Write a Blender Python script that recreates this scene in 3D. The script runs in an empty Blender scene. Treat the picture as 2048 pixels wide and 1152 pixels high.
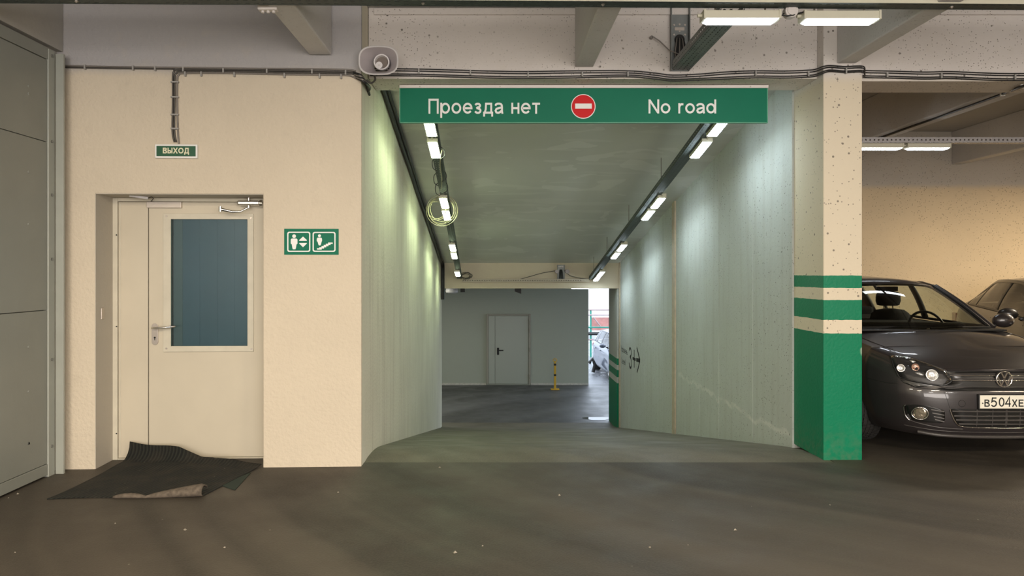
import bpy, math, random
from mathutils import Vector, Matrix
from mathutils.geometry import tessellate_polygon
random.seed(7)
SC = bpy.context.scene
COL = SC.collection
PI = math.pi
H, F, VX, VY = 1.52, 1479.0, 990.0, 545.0      # eye height, focal length in px, vanishing point in the 2048x1152 frame

# ------------------------------------------------------------------ camera, world, lights, exposure
cd = bpy.data.cameras.new('camera'); cd.sensor_width = 36; cd.lens = 36*F/2048
cd.shift_x = (1024-VX)/2048; cd.shift_y = -(576-VY)/2048; cd.clip_start = .05; cd.clip_end = 300
cam = bpy.data.objects.new('camera', cd); COL.objects.link(cam)
cam.location = (0, 0, H); cam.rotation_euler = (PI/2, 0, 0); SC.camera = cam
SC.view_settings.view_transform = 'Standard'; SC.view_settings.look = 'None'
SC.view_settings.gamma = 1; SC.view_settings.use_curve_mapping = False
SC.view_settings.exposure = 0.0
SC.cycles.transparent_max_bounces = 24
W_ = bpy.data.worlds.new('sky'); SC.world = W_; W_.use_nodes = True
bg = W_.node_tree.nodes['Background']; bg.inputs[0].default_value = (.74, .85, 1, 1); bg.inputs[1].default_value = 5

def area(name, loc, sx, sy, watt, color, aim=(0, 0, -1)):
    l = bpy.data.lights.new(name, 'AREA'); l.shape = 'RECTANGLE'; l.size = sx; l.size_y = sy
    l.energy = watt; l.color = color
    o = bpy.data.objects.new(name, l); COL.objects.link(o); o.location = loc
    o.rotation_euler = Vector(aim).to_track_quat('-Z', 'Y').to_euler(); return o
WARM = (1, .83, .61)
NEUT = (1, .95, .88)
# lamp rows of the hall behind the photographer
for i, (x, y, w, c) in enumerate([(-2.4, 1.2, 125, WARM), (-.3, .2, 125, WARM), (3.4, .4, 190, WARM), (8.4, .4, 150, WARM),
                                  (-2.2, -3.2, 120, NEUT), (2.0, -3.2, 120, NEUT), (6.2, -3.2, 120, NEUT)]):
    area('hall_lamp', (x, y, 3.1 if c is WARM else 3.6), 1.3, .2, w, c)
# broad unseen fill added behind the photographer to brighten the beam and fronts
area('front_fill', (2.2, -6.7, 2.0), 9, 3.0, 900, (1, .93, .88), (0, 1, 0))
area('lower_hall_fill', (-2.5, 18.4, 1.25), 1.3, .2, 75, (1, 1, .85))  # extra unseen fill added to brighten the lower hall
for x in (8.1, 10.7): area('bay_fill', (x, 8.4, 2.9), 1.3, .2, 170, WARM)      # unseen warm fill added beyond the bay's lamps to brighten its wall

# ------------------------------------------------------------------ helpers
def P(px, py, Y): return Vector(((px-VX)*Y/F, Y, H-(py-VY)*Y/F))
def X_(px, Y): return (px-VX)*Y/F
def Z_(py, Y): return H-(py-VY)*Y/F
def mix(a, b, t): return a+(b-a)*t
def interp(tab, x):
    if x <= tab[0][0]: return tab[0][1]
    for (a, va), (b, vb) in zip(tab, tab[1:]):
        if x <= b: return va+(vb-va)*(x-a)/(b-a)
    return tab[-1][1]

class MB:
    def __init__(s): s.v = []; s.f = []; s.mi = []; s.cur = 0
    def add(s, vs, fs):
        n = len(s.v); s.v += [tuple(q) for q in vs]
        for f in fs: s.f.append(tuple(i+n for i in f)); s.mi.append(s.cur)
        return s
    def box(s, x0, x1, y0, y1, z0, z1):
        return s.add([(x0,y0,z0),(x1,y0,z0),(x1,y1,z0),(x0,y1,z0),(x0,y0,z1),(x1,y0,z1),(x1,y1,z1),(x0,y1,z1)],
                     [(0,3,2,1),(4,5,6,7),(0,1,5,4),(1,2,6,5),(2,3,7,6),(3,0,4,7)])
    def tube(s, pts, r, n=8, cap=True):
        pts = [Vector(p) for p in pts]; rings = []; k = len(pts)
        rr = r if isinstance(r, (list, tuple)) else [r]*k
        up = None
        for i, p in enumerate(pts):
            d = (pts[min(i+1, k-1)]-pts[max(i-1, 0)]).normalized()
            if up is None:
                up = d.cross(Vector((0,0,1)) if abs(d.z) < .9 else Vector((1,0,0))).normalized()
            a = (up-d*up.dot(d)).normalized(); up = a; b = d.cross(a)
            rings.append([p+(a*math.cos(2*PI*j/n)+b*math.sin(2*PI*j/n))*rr[i] for j in range(n)])
        return s.loft(rings, True, cap)
    def loft(s, rings, closed=True, cap=False):
        n = len(rings[0]); vs = [q for r in rings for q in r]; fs = []
        for i in range(len(rings)-1):
            for j in range(n if closed else n-1):
                a = i*n+j; b = i*n+(j+1) % n; fs.append((a, b, b+n, a+n))
        if cap: fs.append(tuple(range(n))[::-1]); fs.append(tuple(range((len(rings)-1)*n, len(rings)*n)))
        return s.add(vs, fs)
    def cyl(s, a, b, r, n=16, r2=None):
        return s.tube([a, b], [r, r if r2 is None else r2], n)
    def prism(s, poly, fn0, fn1):
        """poly of 2D points; fn0/fn1 map a point to the two ends"""
        n = len(poly); tri = tessellate_polygon([[Vector((a, b, 0)) for a, b in poly]])
        vs = [fn0(a, b) for a, b in poly]+[fn1(a, b) for a, b in poly]
        fs = [tuple(t) for t in tri]+[tuple(i+n for i in t)[::-1] for t in tri]
        fs += [(i, (i+1) % n, (i+1) % n+n, i+n) for i in range(n)]
        return s.add(vs, fs)
    def build(s, name, mat, parent=None, smooth=0, bevel=0, M=None, solid=0, recalc=True):
        me = bpy.data.meshes.new(name); me.from_pydata(s.v, [], s.f)
        mats = mat if isinstance(mat, (list, tuple)) else [mat]
        for m in mats: me.materials.append(m)
        if len(mats) > 1: me.polygons.foreach_set('material_index', s.mi)
        me.update()
        if recalc:
            import bmesh
            b = bmesh.new(); b.from_mesh(me); bmesh.ops.recalc_face_normals(b, faces=b.faces); b.to_mesh(me); b.free()
        if smooth:
            me.polygons.foreach_set('use_smooth', [True]*len(me.polygons)); me.set_sharp_from_angle(angle=math.radians(smooth))
        o = bpy.data.objects.new(name, me); COL.objects.link(o)
        if parent: o.parent = parent
        if M is not None: o.matrix_world = M
        if solid:
            m = o.modifiers.new('thickness', 'SOLIDIFY'); m.thickness = solid; m.offset = -1
        if bevel:
            m = o.modifiers.new('bevel', 'BEVEL'); m.width = bevel; m.segments = 2; m.limit_method = 'ANGLE'; m.angle_limit = math.radians(40)
        return o

def tag(o, label=None, cat=None, group=None, kind=None):
    if label: o['label'] = label
    if cat: o['category'] = cat
    if group: o['group'] = group
    if kind: o['kind'] = kind
    return o
def empty(name, loc=(0,0,0), rz=0, label=None, cat=None, group=None, M=None):
    o = bpy.data.objects.new(name, None); COL.objects.link(o); o.empty_display_size = .1
    if M is not None: o.matrix_world = M
    else: o.location = loc; o.rotation_euler = (0, 0, rz)
    return tag(o, label, cat, group)
def st(o): o['kind'] = 'structure'; return o
def kids(o): return [c for c in bpy.data.objects if c.parent == o]
def copy_tree(o, parent=None):
    c = o.copy(); COL.objects.link(c)
    if parent: c.parent = parent
    for ch in kids(o): copy_tree(ch, c)
    return c

# ------------------------------------------------------------------ materials
MATS = {}
def mat(name, col, rough=.6, metal=0, coat=0, noise=0, nscale=6, bump=0, bscale=60, emit=None, spec=None):
    m = bpy.data.materials.new(name); m.use_nodes = True; nt = m.node_tree; b = nt.nodes['Principled BSDF']
    b.inputs['Base Color'].default_value = (*col, 1); b.inputs['Roughness'].default_value = rough
    b.inputs['Metallic'].default_value = metal; b.inputs['Coat Weight'].default_value = coat; b.inputs['Coat Roughness'].default_value = .04
    if spec is not None: b.inputs['Specular IOR Level'].default_value = spec
    tc = nt.nodes.new('ShaderNodeTexCoord')
    if noise:
        n = nt.nodes.new('ShaderNodeTexNoise'); n.inputs['Scale'].default_value = nscale; n.inputs['Detail'].default_value = 6
        nt.links.new(tc.outputs['Object'], n.inputs['Vector'])
        r = nt.nodes.new('ShaderNodeMapRange'); r.inputs[1].default_value = .3; r.inputs[2].default_value = .7
        r.inputs[3].default_value = 1-noise; r.inputs[4].default_value = 1+noise*.6
        nt.links.new(n.outputs['Fac'], r.inputs[0])
        v = nt.nodes.new('ShaderNodeVectorMath'); v.operation = 'SCALE'; v.inputs[0].default_value = col
        nt.links.new(r.outputs[0], v.inputs['Scale']); nt.links.new(v.outputs[0], b.inputs['Base Color'])
    if bump:
        n2 = nt.nodes.new('ShaderNodeTexNoise'); n2.inputs['Scale'].default_value = bscale; n2.inputs['Detail'].default_value = 3
        nt.links.new(tc.outputs['Object'], n2.inputs['Vector'])
        bp = nt.nodes.new('ShaderNodeBump'); bp.inputs['Strength'].default_value = bump; bp.inputs['Distance'].default_value = .01
        nt.links.new(n2.outputs['Fac'], bp.inputs['Height']); nt.links.new(bp.outputs[0], b.inputs['Normal'])
    if emit:
        b.inputs['Emission Color'].default_value = (*emit[0], 1); b.inputs['Emission Strength'].default_value = emit[1]
    MATS[name] = m
    return m

class NT:
    """small node-graph writer"""
    def __init__(s, name, rough=.8):
        s.m = bpy.data.materials.new(name); s.m.use_nodes = True; s.t = s.m.node_tree; s.b = s.t.nodes['Principled BSDF']
        s.b.inputs['Roughness'].default_value = rough
        s.pos = s.n('ShaderNodeNewGeometry').outputs['Position']
        s.sep = s.n('ShaderNodeSeparateXYZ'); s.l(s.pos, s.sep.inputs[0])
    def n(s, t): return s.t.nodes.new(t)
    def l(s, a, b): s.t.links.new(a, b)
    def setin(s, sock, v):
        if isinstance(v, (int, float)): sock.default_value = v
        elif isinstance(v, tuple): sock.default_value = v if len(v) == len(sock.default_value) else (*v, 1)
        else: s.l(v, sock)
    def math(s, op, a, b=0, c=None, clamp=False):
        n = s.n('ShaderNodeMath'); n.operation = op; n.use_clamp = clamp; s.setin(n.inputs[0], a); s.setin(n.inputs[1], b)
        if c is not None: s.setin(n.inputs[2], c)
        return n.outputs[0]
    def rng(s, v, a, b, c=0, d=1, smooth=False):
        n = s.n('ShaderNodeMapRange'); n.interpolation_type = 'SMOOTHSTEP' if smooth else 'LINEAR'
        for i, q in enumerate((v, a, b, c, d)): s.setin(n.inputs[i], q)
        return n.outputs[0]
    def noise(s, scale, detail=4, vec=None, stretch=None, dist=0):
        n = s.n('ShaderNodeTexNoise'); n.inputs['Scale'].default_value = scale; n.inputs['Detail'].default_value = detail
        n.inputs['Distortion'].default_value = dist
        v = vec if vec is not None else s.pos
        if stretch:
            q = s.n('ShaderNodeVectorMath'); q.operation = 'MULTIPLY'; q.inputs[1].default_value = stretch; s.l(v, q.inputs[0]); v = q.outputs[0]
        s.l(v, n.inputs['Vector']); return n.outputs['Fac']
    def voro(s, scale, stretch=None, rnd=1):
        n = s.n('ShaderNodeTexVoronoi'); n.inputs['Scale'].default_value = scale; n.inputs['Randomness'].default_value = rnd; v = s.pos
        if stretch:
            q = s.n('ShaderNodeVectorMath'); q.operation = 'MULTIPLY'; q.inputs[1].default_value = stretch; s.l(v, q.inputs[0]); v = q.outputs[0]
        s.l(v, n.inputs['Vector']); return n.outputs['Distance'], n.outputs['Color']
    def mixc(s, f, a, b, mode='MIX'):
        n = s.n('ShaderNodeMix'); n.data_type = 'RGBA'; n.blend_type = mode
        s.setin(n.inputs[0], f); s.setin(n.inputs[6], a); s.setin(n.inputs[7], b); return n.outputs[2]
    def color(s, c): s.setin(s.b.inputs['Base Color'], c)
    def bump(s, h, strength=.3, dist=.01, prev=None):
        b = s.n('ShaderNodeBump'); b.inputs['Strength'].default_value = strength; b.inputs['Distance'].default_value = dist
        s.l(h, b.inputs['Height'])
        if prev is not None: s.l(prev, b.inputs['Normal'])
        s.l(b.outputs[0], s.b.inputs['Normal']); return b.outputs[0]
    def pits(s, scale, size, thin, stretch=None, thr=.6):
        """small scattered air holes in cast concrete: 0..1 mask"""
        d, c = s.voro(scale, stretch)
        sp = s.n('ShaderNodeSeparateColor'); s.l(c, sp.inputs[0])
        pick = s.math('GREATER_THAN', sp.outputs[0], thr)
        rad = s.math('MULTIPLY', sp.outputs[1], size)
        m = s.math('SUBTRACT', rad, d); m = s.math('MULTIPLY', m, thin, clamp=True)
        return s.math('MULTIPLY', m, pick)

CREAM = (.68, .598, .47); WHITE = (.62, .60, .605)
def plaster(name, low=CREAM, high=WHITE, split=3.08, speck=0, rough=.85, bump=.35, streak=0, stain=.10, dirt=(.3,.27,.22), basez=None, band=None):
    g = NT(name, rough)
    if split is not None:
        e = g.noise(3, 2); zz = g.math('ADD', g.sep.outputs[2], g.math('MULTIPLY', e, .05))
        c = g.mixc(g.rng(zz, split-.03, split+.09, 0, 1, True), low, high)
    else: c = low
    n1 = g.noise(1.1, 4); c = g.mixc(g.rng(n1, .35, .75, 0, stain), c, dirt)
    n3 = g.noise(9, 5); c = g.mixc(g.rng(n3, .55, .8, 0, stain*1.4), c, (low[0]*.75, low[1]*.75, low[2]*.75))
    if streak:
        n2 = g.noise(1, 5, stretch=(9, 9, .7)); c = g.mixc(g.rng(n2, .5, .72, 0, streak), c, dirt)
    if basez is not None:
        z = g.rng(g.sep.outputs[2], basez, basez+.5, 1, 0); c = g.mixc(g.math('MULTIPLY', z, g.rng(n3, .35, .7, 0, .5)), c, dirt)
    if band is not None:      # ragged repair line where the old slab met the wall
        zz = g.math('ABSOLUTE', g.math('SUBTRACT', g.math('ADD', g.sep.outputs[2], g.math('MULTIPLY', g.noise(4, 4), .22)), band+.11))
        w = g.math('MULTIPLY', g.rng(zz, .012, .035, 1, 0), g.rng(g.noise(7, 3), .35, .55, .2, .75)); w = g.math('MULTIPLY', w, g.math('LESS_THAN', g.sep.outputs[1], 10.7))
        c = g.mixc(w, c, (.66,.66,.62))
    nb = g.noise(38, 4)
    pr = g.bump(nb, bump, .008)
    if speck:
        m = g.math('MAXIMUM', g.pits(17, .20, 14, None, .66), g.pits(50, .42, 8, None, .45))
        g_area = g.rng(g.noise(.9, 3), .36, .55, .3, 1)
        m = g.math('MULTIPLY', m, g_area)
        c = g.mixc(g.math('MULTIPLY', m, speck), c, (.09, .075, .06))
        g.bump(g.math('MULTIPLY', m, -1), .6, .006, pr)
    g.color(c); return g.m

M_WALL = plaster('cream_wall_plaster', high=(.41,.40,.405), stain=.14, bump=.8, basez=-.45)  # upper part greyed below the usual white, shade put into the colour
M_REVEAL = plaster('grey_reveal_plaster', low=(.50, .46, .39), split=None, stain=.12, bump=.3)
M_BEAM = plaster('speckled_beam_concrete', low=(.70,.63,.52), high=(.66,.62,.585), split=3.10, speck=.85, stain=.16, bump=.25)
M_SOFF = plaster('grey_ceiling_concrete', low=(.40,.39,.365), split=None, speck=0, stain=.2, bump=.2)
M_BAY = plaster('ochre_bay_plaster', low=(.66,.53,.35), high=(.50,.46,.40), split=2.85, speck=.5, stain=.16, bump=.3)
M_LEFT = plaster('left_ramp_plaster', low=(.74,.71,.58), split=None, stain=.20, streak=.30, bump=.6, dirt=(.38,.33,.24), basez=None)
M_RIGHT = plaster('right_ramp_concrete', low=(.52,.555,.525), split=None, speck=.8, stain=.16, streak=.22, bump=.3, dirt=(.33,.31,.26), band=.03)
M_ENDB = plaster('tan_lower_beam', low=(.56,.49,.37), split=None, stain=.1, bump=.2)
M_LOW = plaster('lower_hall_paint', low=(.38,.41,.345), split=None, stain=.08, bump=.15)
M_BATT = mat('batten_paint', (.52,.44,.33), .7, noise=.15, nscale=12)

# ramp ceiling: grey paint with roller patches
g = NT('ramp_ceiling_paint', .55)
c = g.mixc(g.rng(g.noise(.8, 4), .35, .7), (.56,.57,.525), (.63,.635,.59))
pt = g.noise(1.0, 2, stretch=(1.6, 2.2, 1), dist=.6); c = g.mixc(g.rng(pt, .60, .61, 0, .35), c, (.80,.80,.76))
pt2 = g.noise(1.0, 1, stretch=(.9, 5, 1), dist=.2); c = g.mixc(g.rng(pt2, .62, .63, 0, .25), c, (.76,.76,.71))
g.color(c); g.bump(g.noise(30, 3), .15, .005); M_RCEIL = g.m

# column with painted bands
def column_mat(name, z, base, split=None):
    g = NT(name, .45)
    Z = g.math('ADD', g.sep.outputs[2], g.math('MULTIPLY', g.noise(14, 2), .012))
    low = base
    if split: low = g.mixc(g.rng(g.sep.outputs[2], split-.04, split+.08, 0, 1, True), base, (.66,.62,.58))
    m = g.math('MAXIMUM', g.pits(24, .26, 14, None, .66), g.pits(55, .34, 8, None, .66))
    up = g.mixc(g.math('MULTIPLY', m, .8), low, (.13,.11,.09))
    grn = g.mixc(g.rng(g.noise(5, 5), .5, .8, 0, .35), (.0, .185, .088), (.002,.235,.12))
    grn = g.mixc(g.math('MULTIPLY', g.pits(11, .35, 6, (1,1,.6), .85), .6), grn, (.45,.5,.42))
    lowd = g.rng(g.sep.outputs[2], z[0]-1.05, z[0]-.7, .35, 0); grn = g.mixc(g.math('MULTIPLY', lowd, g.rng(g.noise(18, 4), .4, .6)), grn, (.12,.16,.1))
    def above(a): return g.math('GREATER_THAN', Z, a)
    mask = 1.0
    # z: top of solid green, stripe2 bottom/top, stripe1 bottom/top
    s0 = g.math('LESS_THAN', Z, z[0])
    s1 = g.math('MULTIPLY', above(z[1]), g.math('LESS_THAN', Z, z[2]))
    s2 = g.math('MULTIPLY', above(z[3]), g.math('LESS_THAN', Z, z[4]))
    mask = g.math('MAXIMUM', s0, g.math('MAXIMUM', s1, s2))
    g.b.inputs['Specular IOR Level'].default_value = .25; g.color(g.mixc(mask, up, grn)); g.bump(g.noise(45, 3), .3, .006)
    g.l(g.rng(mask, 0, 1, .8, .42), g.b.inputs['Roughness'])
    return g.m
zc = [Z_(667,6.0)+.006, Z_(640,6.0)+.006, Z_(600,6.0)+.006, Z_(576,6.0)+.006, Z_(551,6.0)+.006]
M_COL = column_mat('banded_column_paint', zc, (.68,.60,.46), 3.08)
zd = [Z_(764,15.9), Z_(752,15.9), Z_(738,15.9), Z_(728,15.9), Z_(715,15.9)]
M_COL2 = column_mat('banded_lower_column_paint', zd, (.45,.46,.43))

# floors: worn concrete with arcs swept by tyres
def floor_mat(name, a, b, rings, rough, wet=0, light=None):
    g = NT(name, rough)
    c = g.mixc(g.rng(g.noise(.6, 5), .3, .7), a, b)
    for (cx, cy, k, amt) in rings:
        dx = g.math('SUBTRACT', g.sep.outputs[0], cx); dy = g.math('SUBTRACT', g.sep.outputs[1], cy)
        d = g.math('SQRT', g.math('ADD', g.math('MULTIPLY', dx, dx), g.math('MULTIPLY', dy, dy)))
        d = g.math('ADD', d, g.math('MULTIPLY', g.noise(.7, 2), .35))
        cb = g.n('ShaderNodeCombineXYZ'); g.l(g.math('MULTIPLY', d, k), cb.inputs[0])
        g.l(g.math('MULTIPLY', g.noise(.5, 2), .6), cb.inputs[1])
        q = g.noise(1, 3, vec=cb.outputs[0])
        c = g.mixc(g.rng(q, .38, .66, 0, amt), c, (b[0]*1.8, b[1]*1.8, b[2]*1.78))
        c = g.mixc(g.rng(q, .44, .3, 0, amt*.7), c, (a[0]*.6, a[1]*.6, a[2]*.6))
    # black rubber line on the right and dust, grit
    fine = g.noise(70, 4); c = g.mixc(g.rng(fine, .40, .72, 0, .40), c, (b[0]*1.8, b[1]*1.8, b[2]*1.8))
    gr = g.pits(7, .05, 40, None, .55); c = g.mixc(g.math('MULTIPLY', gr, .8), c, (.4,.38,.33))
    st_ = g.noise(1.7, 5); c = g.mixc(g.rng(st_, .62, .78, 0, .35), c, (a[0]*.6, a[1]*.6, a[2]*.62))
    g.color(c)
    g.l(g.rng(g.noise(2.5, 4), .3, .7, rough-.08, rough+.12), g.b.inputs['Roughness'])
    if wet: g.l(g.rng(g.noise(1.2, 3), .45, .6, rough, wet), g.b.inputs['Roughness'])
    g.bump(g.noise(90, 3), .5, .005)
    return g.m
M_FLOOR = floor_mat('worn_floor_concrete', (.038,.032,.024), (.051,.043,.033), [(5.5, 9.5, 2.6, .75)], .62)
M_RAMP = floor_mat('ramp_concrete', (.090,.079,.056), (.118,.104,.076), [(5.5, 9.5, 2.2, .4)], .58)
M_LFLOOR = floor_mat('lower_floor_concrete', (.045,.043,.040), (.070,.070,.072), [(4.2, 14.2, 1.7, .8)], .42)
M_OUT = floor_mat('wet_asphalt', (.06,.06,.06), (.11,.11,.12), [(3, 30, 1.2, .3)], .4, wet=.12)

M_PANEL = mat('grey_gate_sheet', (.25,.262,.235), .38, noise=.06, nscale=2.5, bump=.06, bscale=120)
M_TRIM = mat('pale_gate_trim', (.36,.375,.335), .4, noise=.06, nscale=5)
M_DARK = mat('dark_gap', (.02,.02,.02), .8)
M_BOLT = mat('bolt_steel', (.30,.30,.28), .35, .8)
M_DOOR = mat('cream_door_paint', (.60,.545,.43), .42, noise=.05, nscale=2)
M_FRAME = mat('cream_frame_paint', (.62,.58,.47), .45, noise=.08, nscale=8)
M_CHROME = mat('brushed_chrome', (.75,.73,.70), .2, 1)
M_STEEL = mat('satin_steel', (.50,.45,.40), .38, .9)
M_TRAY = mat('galvanised_tray', (.20,.215,.21), .5, .55, noise=.15, nscale=10)
M_TRAYL = mat('lit_tray_side', (.62,.60,.47), .45, 0, noise=.08, nscale=5)
M_TRAYD = mat('dull_dark_tray', (.065,.085,.08), .55, .3, noise=.15, nscale=10)
M_CABLE = mat('black_cable', (.012,.012,.012), .45)
M_CABLEG = mat('grey_conduit', (.22,.20,.18), .35, .2)
M_CABLEM = mat('brown_grey_conduit', (.085,.078,.07), .3, .2)
M_CLIP = mat('clip_plastic', (.35,.34,.32), .5)
M_BEIGE = mat('lamp_housing_beige', (.60,.58,.46), .45)
M_BOX = mat('junction_plastic', (.62,.58,.55), .5)
M_WPLASTIC = mat('horn_plastic', (.68,.66,.66), .4, noise=.06, nscale=8)
M_HOLE = mat('horn_shadow_grey', (.16,.13,.11), .6)
M_SIGN = mat('sign_green', (.002,.165,.092), .5, noise=.04, nscale=3, spec=.2)
M_SIGND = mat('exit_green', (.005,.085,.035), .35)
M_SWHITE = mat('sign_white', (.86,.86,.84), .4)
M_SCREAM = mat('exit_sign_letter_cream', (.84,.80,.58), .4)
M_RED = mat('sign_red', (.62,.012,.015), .5, spec=.2)
M_RAIL = mat('sign_rail_white', (.74,.69,.66), .45)
M_BLACKP = mat('black_paint', (.008,.01,.01), .6)
M_YEL = mat('bollard_yellow', (.62,.38,.03), .45)
M_RUBBER = mat('tyre_rubber', (.022,.02,.018), .75, noise=.3, nscale=30)
M_WIRE = mat('yellowish_wire', (.36,.33,.20), .5)
# ------------------------------------------------------------------ stroke lettering (flat print as thin raised strokes)
def arc(cx, cy, rx, ry, a0, a1, n=18): return [(cx+rx*math.cos(math.radians(mix(a0, a1, i/n))), cy+ry*math.sin(math.radians(mix(a0, a1, i/n)))) for i in range(n+1)]
def glyph(ch, s):
    """centre lines in units of cap height, s = half the pen width; returns (strokes, width)"""
    x = .73; o = lambda: arc(.36, x/2, .36-s, x/2-s, 0, 360, 28)
    G = {
     'П': ([[(s,0),(s,1-s),(.76-s,1-s),(.76-s,0)]], .76),
     'р': ([[(s,-.28),(s,x)], arc(.38, x/2, .34-s, x/2-s, 0, 360, 28)], .72), 'о': ([o()], .72), 'o': ([o()], .72),
     'е': ([[(.04+s,x/2)]+[(.72-s,x/2)]+arc(.36, x/2, .36-s, x/2-s, 8, 322, 26)], .72),
     'з': ([arc(.27, .54, .22-s*.6, .19-s, 165, -90, 12)+[(.18,.35)], [(.18,.37),(.28,.37)]+arc(.28, .20, .27-s, .20-s*.8, 80, -165, 12)], .56),
     'д': ([[(s,-.19),(s,s),(.74-s,s),(.74-s,-.19)], [(.12,s),(.19,.3),(.21,x-s),(.60,x-s),(.60,s)]], .74),
     'Д': ([[(s,-.22),(s,s),(.88-s,s),(.88-s,-.22)], [(.15,s),(.25,.4),(.27,1-s),(.72,1-s),(.72,s)]], .88),
     'а': ([[(.05,.53),(.10,.62),(.2,.66),(.33,.67),(.46,.64),(.53,.56),(.545,.45),(.545,.15),(.58,0)],
            [(.54,.42),(.3,.37),(.13,.32),(.065,.2),(.12,.09),(.25,.055),(.40,.10),(.54,.25)]], .64),
     'н': ([[(s,0),(s,x)],[(.60-s,0),(.60-s,x)],[(s,.37),(.60-s,.37)]], .60),
     'т': ([[(0,x-s),(.58,x-s)],[(.29,x-s),(.29,0)]], .58),
     'N': ([[(s,0),(s,1)],[(s,.97),(.80-s,.03)],[(.80-s,0),(.80-s,1)]], .80),
     'r': ([[(s,0),(s,x)],[(s,.42),(.12,.58),(.24,x-s),(.38,x-s-.01)]], .40),
     'd': ([[(.66,0),(.66,1)], arc(.33, x/2, .35-s, x/2-s, 0, 360, 28)], .72),
     'В': ([[(s,0),(s,1)],[(s,1-s),(.44,1-s)]+arc(.44,.76,.22-s*.3,.24-s,85,-85,10)+[(s,.53)],[(.44,.53)]+arc(.46,.265,.26-s*.4,.265-s*.9,85,-90,10)+[(s,s)]], .74),
     'Ы': ([[(s,1),(s,s),(.40,s)]+arc(.40,.29,.24-s*.5,.29-s,-85,90,10)+[(s,.58-s)],[(.90-s,0),(.90-s,1)]], .92),
     'ь': ([[(s,x),(s,s),(.34,s)]+arc(.34,.215,.22-s*.5,.215-s,-85,90,10)+[(s,.43-s)]], .56),
     'Х': ([[(.05,1),(.75,0)],[(.75,1),(.05,0)]], .8), 'О': ([arc(.48,.5,.48-s,.5-s,0,360,30)], .96),
     'У': ([[(.04,1),(.40,.32)],[(.76,1),(.36,.12),(.25,s),(.08,s)]], .78),
     'в': ([[(s,0),(s,x)],[(s,x-s),(.34,x-s)]+arc(.34,.55,.17-s*.4,.18-s,85,-85,8)+[(s,.39)],[(.34,.39)]+arc(.36,.19,.20-s*.4,.19-s*.8,85,-90,8)+[(s,s)]], .58),
     'L': ([[(s,1),(s,s),(.56,s)]], .58), 'v': ([[(.03,x),(.30,.03),(.57,x)]], .6), 'l': ([[(s,0),(s,1)]], .13),
     '3': ([arc(.30,.76,.28-s*.6,.24-s,170,-90,12)+[(.24,.52)], [(.24,.54),(.32,.54)]+arc(.32,.28,.32-s,.28-s*.8,80,-170,14)], .64),
     '5': ([[(.60,1-s),(.16,1-s),(.10,.52),(.2,.6),(.33,.62),(.48,.57),(.58,.44),(.59,.3),(.52,.14),(.38,.05),(.22,.05),(.05,.17)]], .66),
     '0': ([arc(.33,.5,.33-s,.5-s,0,360,28)], .66), '4': ([[(.48,0),(.48,1),(.04,.30),(.64,.30)]], .68),
     'E': ([[(.66,1-s),(s,1-s),(s,s),(.68,s)],[(s,.52),(.60,.52)]], .70), 'X': ([[(.05,1),(.70,0)],[(.70,1),(.05,0)]], .75),
     '+': ([[(.0,.36),(.62,.36)],[(.31,.05),(.31,.67)]], .62), ' ': ([], .36)}
    al = {'e': 'е', 'a': 'а', 'В': 'В', 'B': 'В', 'Х': 'Х'}
    return G[al.get(ch, ch)]
def ribbon(line, s):
    """mitred band around a polyline -> left and right edges"""
    n = len(line); closed = (Vector(line[0])-Vector(line[-1])).length < 1e-6; L = []; R = []
    for i in range(n):
        p = Vector(line[i]); a = Vector(line[i-1]) if i else (Vector(line[-2]) if closed else None)
        b = Vector(line[i+1]) if i < n-1 else (Vector(line[1]) if closed else None)
        d0 = (p-a).normalized() if a is not None else (b-p).normalized()
        d1 = (b-p).normalized() if b is not None else d0
        n0 = Vector((-d0.y, d0.x)); n1 = Vector((-d1.y, d1.x)); m = (n0+n1)
        m = n0 if m.length < 1e-4 else m.normalized()
        k = min(1/max(m.dot(n0), .35), 2.2)
        L.append(p+m*s*k); R.append(p-m*s*k)
    return L, R
def text_mb(txt, size, pen, fn, track=.12, depth=.002, sx=1.0):
    """letters on the plane given by fn(u, v, d); u from 0, v up from the base line"""
    m = MB(); u = 0; s = pen/2
    for ci, ch in enumerate(txt):
        strokes, w = glyph(ch, s)
        for k, ln in enumerate(strokes):
            L, R = ribbon(ln, s); dd = depth+.0002*k
            rings = []
            for l, r in zip(L, R):
                rings.append([fn((u+l.x*sx)*size, l.y*size, 0), fn((u+l.x*sx)*size, l.y*size, dd), fn((u+r.x*sx)*size, r.y*size, dd), fn((u+r.x*sx)*size, r.y*size, 0)])
            m.loft(rings, True, True)
        u += w*sx+track
    return m, (u-track)*size
def letters(txt, hgt, pen, fn, mt, parent, depth=.002, track=.12):
    """every letter a part of its own"""
    u = 0
    for ch in txt:
        w = glyph(ch, pen/2)[1]
        if ch != ' ':
            m, _ = text_mb(ch, hgt, pen, lambda a, v, d, u=u: fn(a+u*hgt, v, d), track, depth); m.build('letter', mt, parent)
        u += w+track
def text_w(txt, size, pen, track=.12, sx=1.0): return (sum(glyph(c, pen/2)[1]*sx for c in txt)+track*(len(txt)-1))*size

# ------------------------------------------------------------------ structure
XL = -3.33      # gate plane
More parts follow.
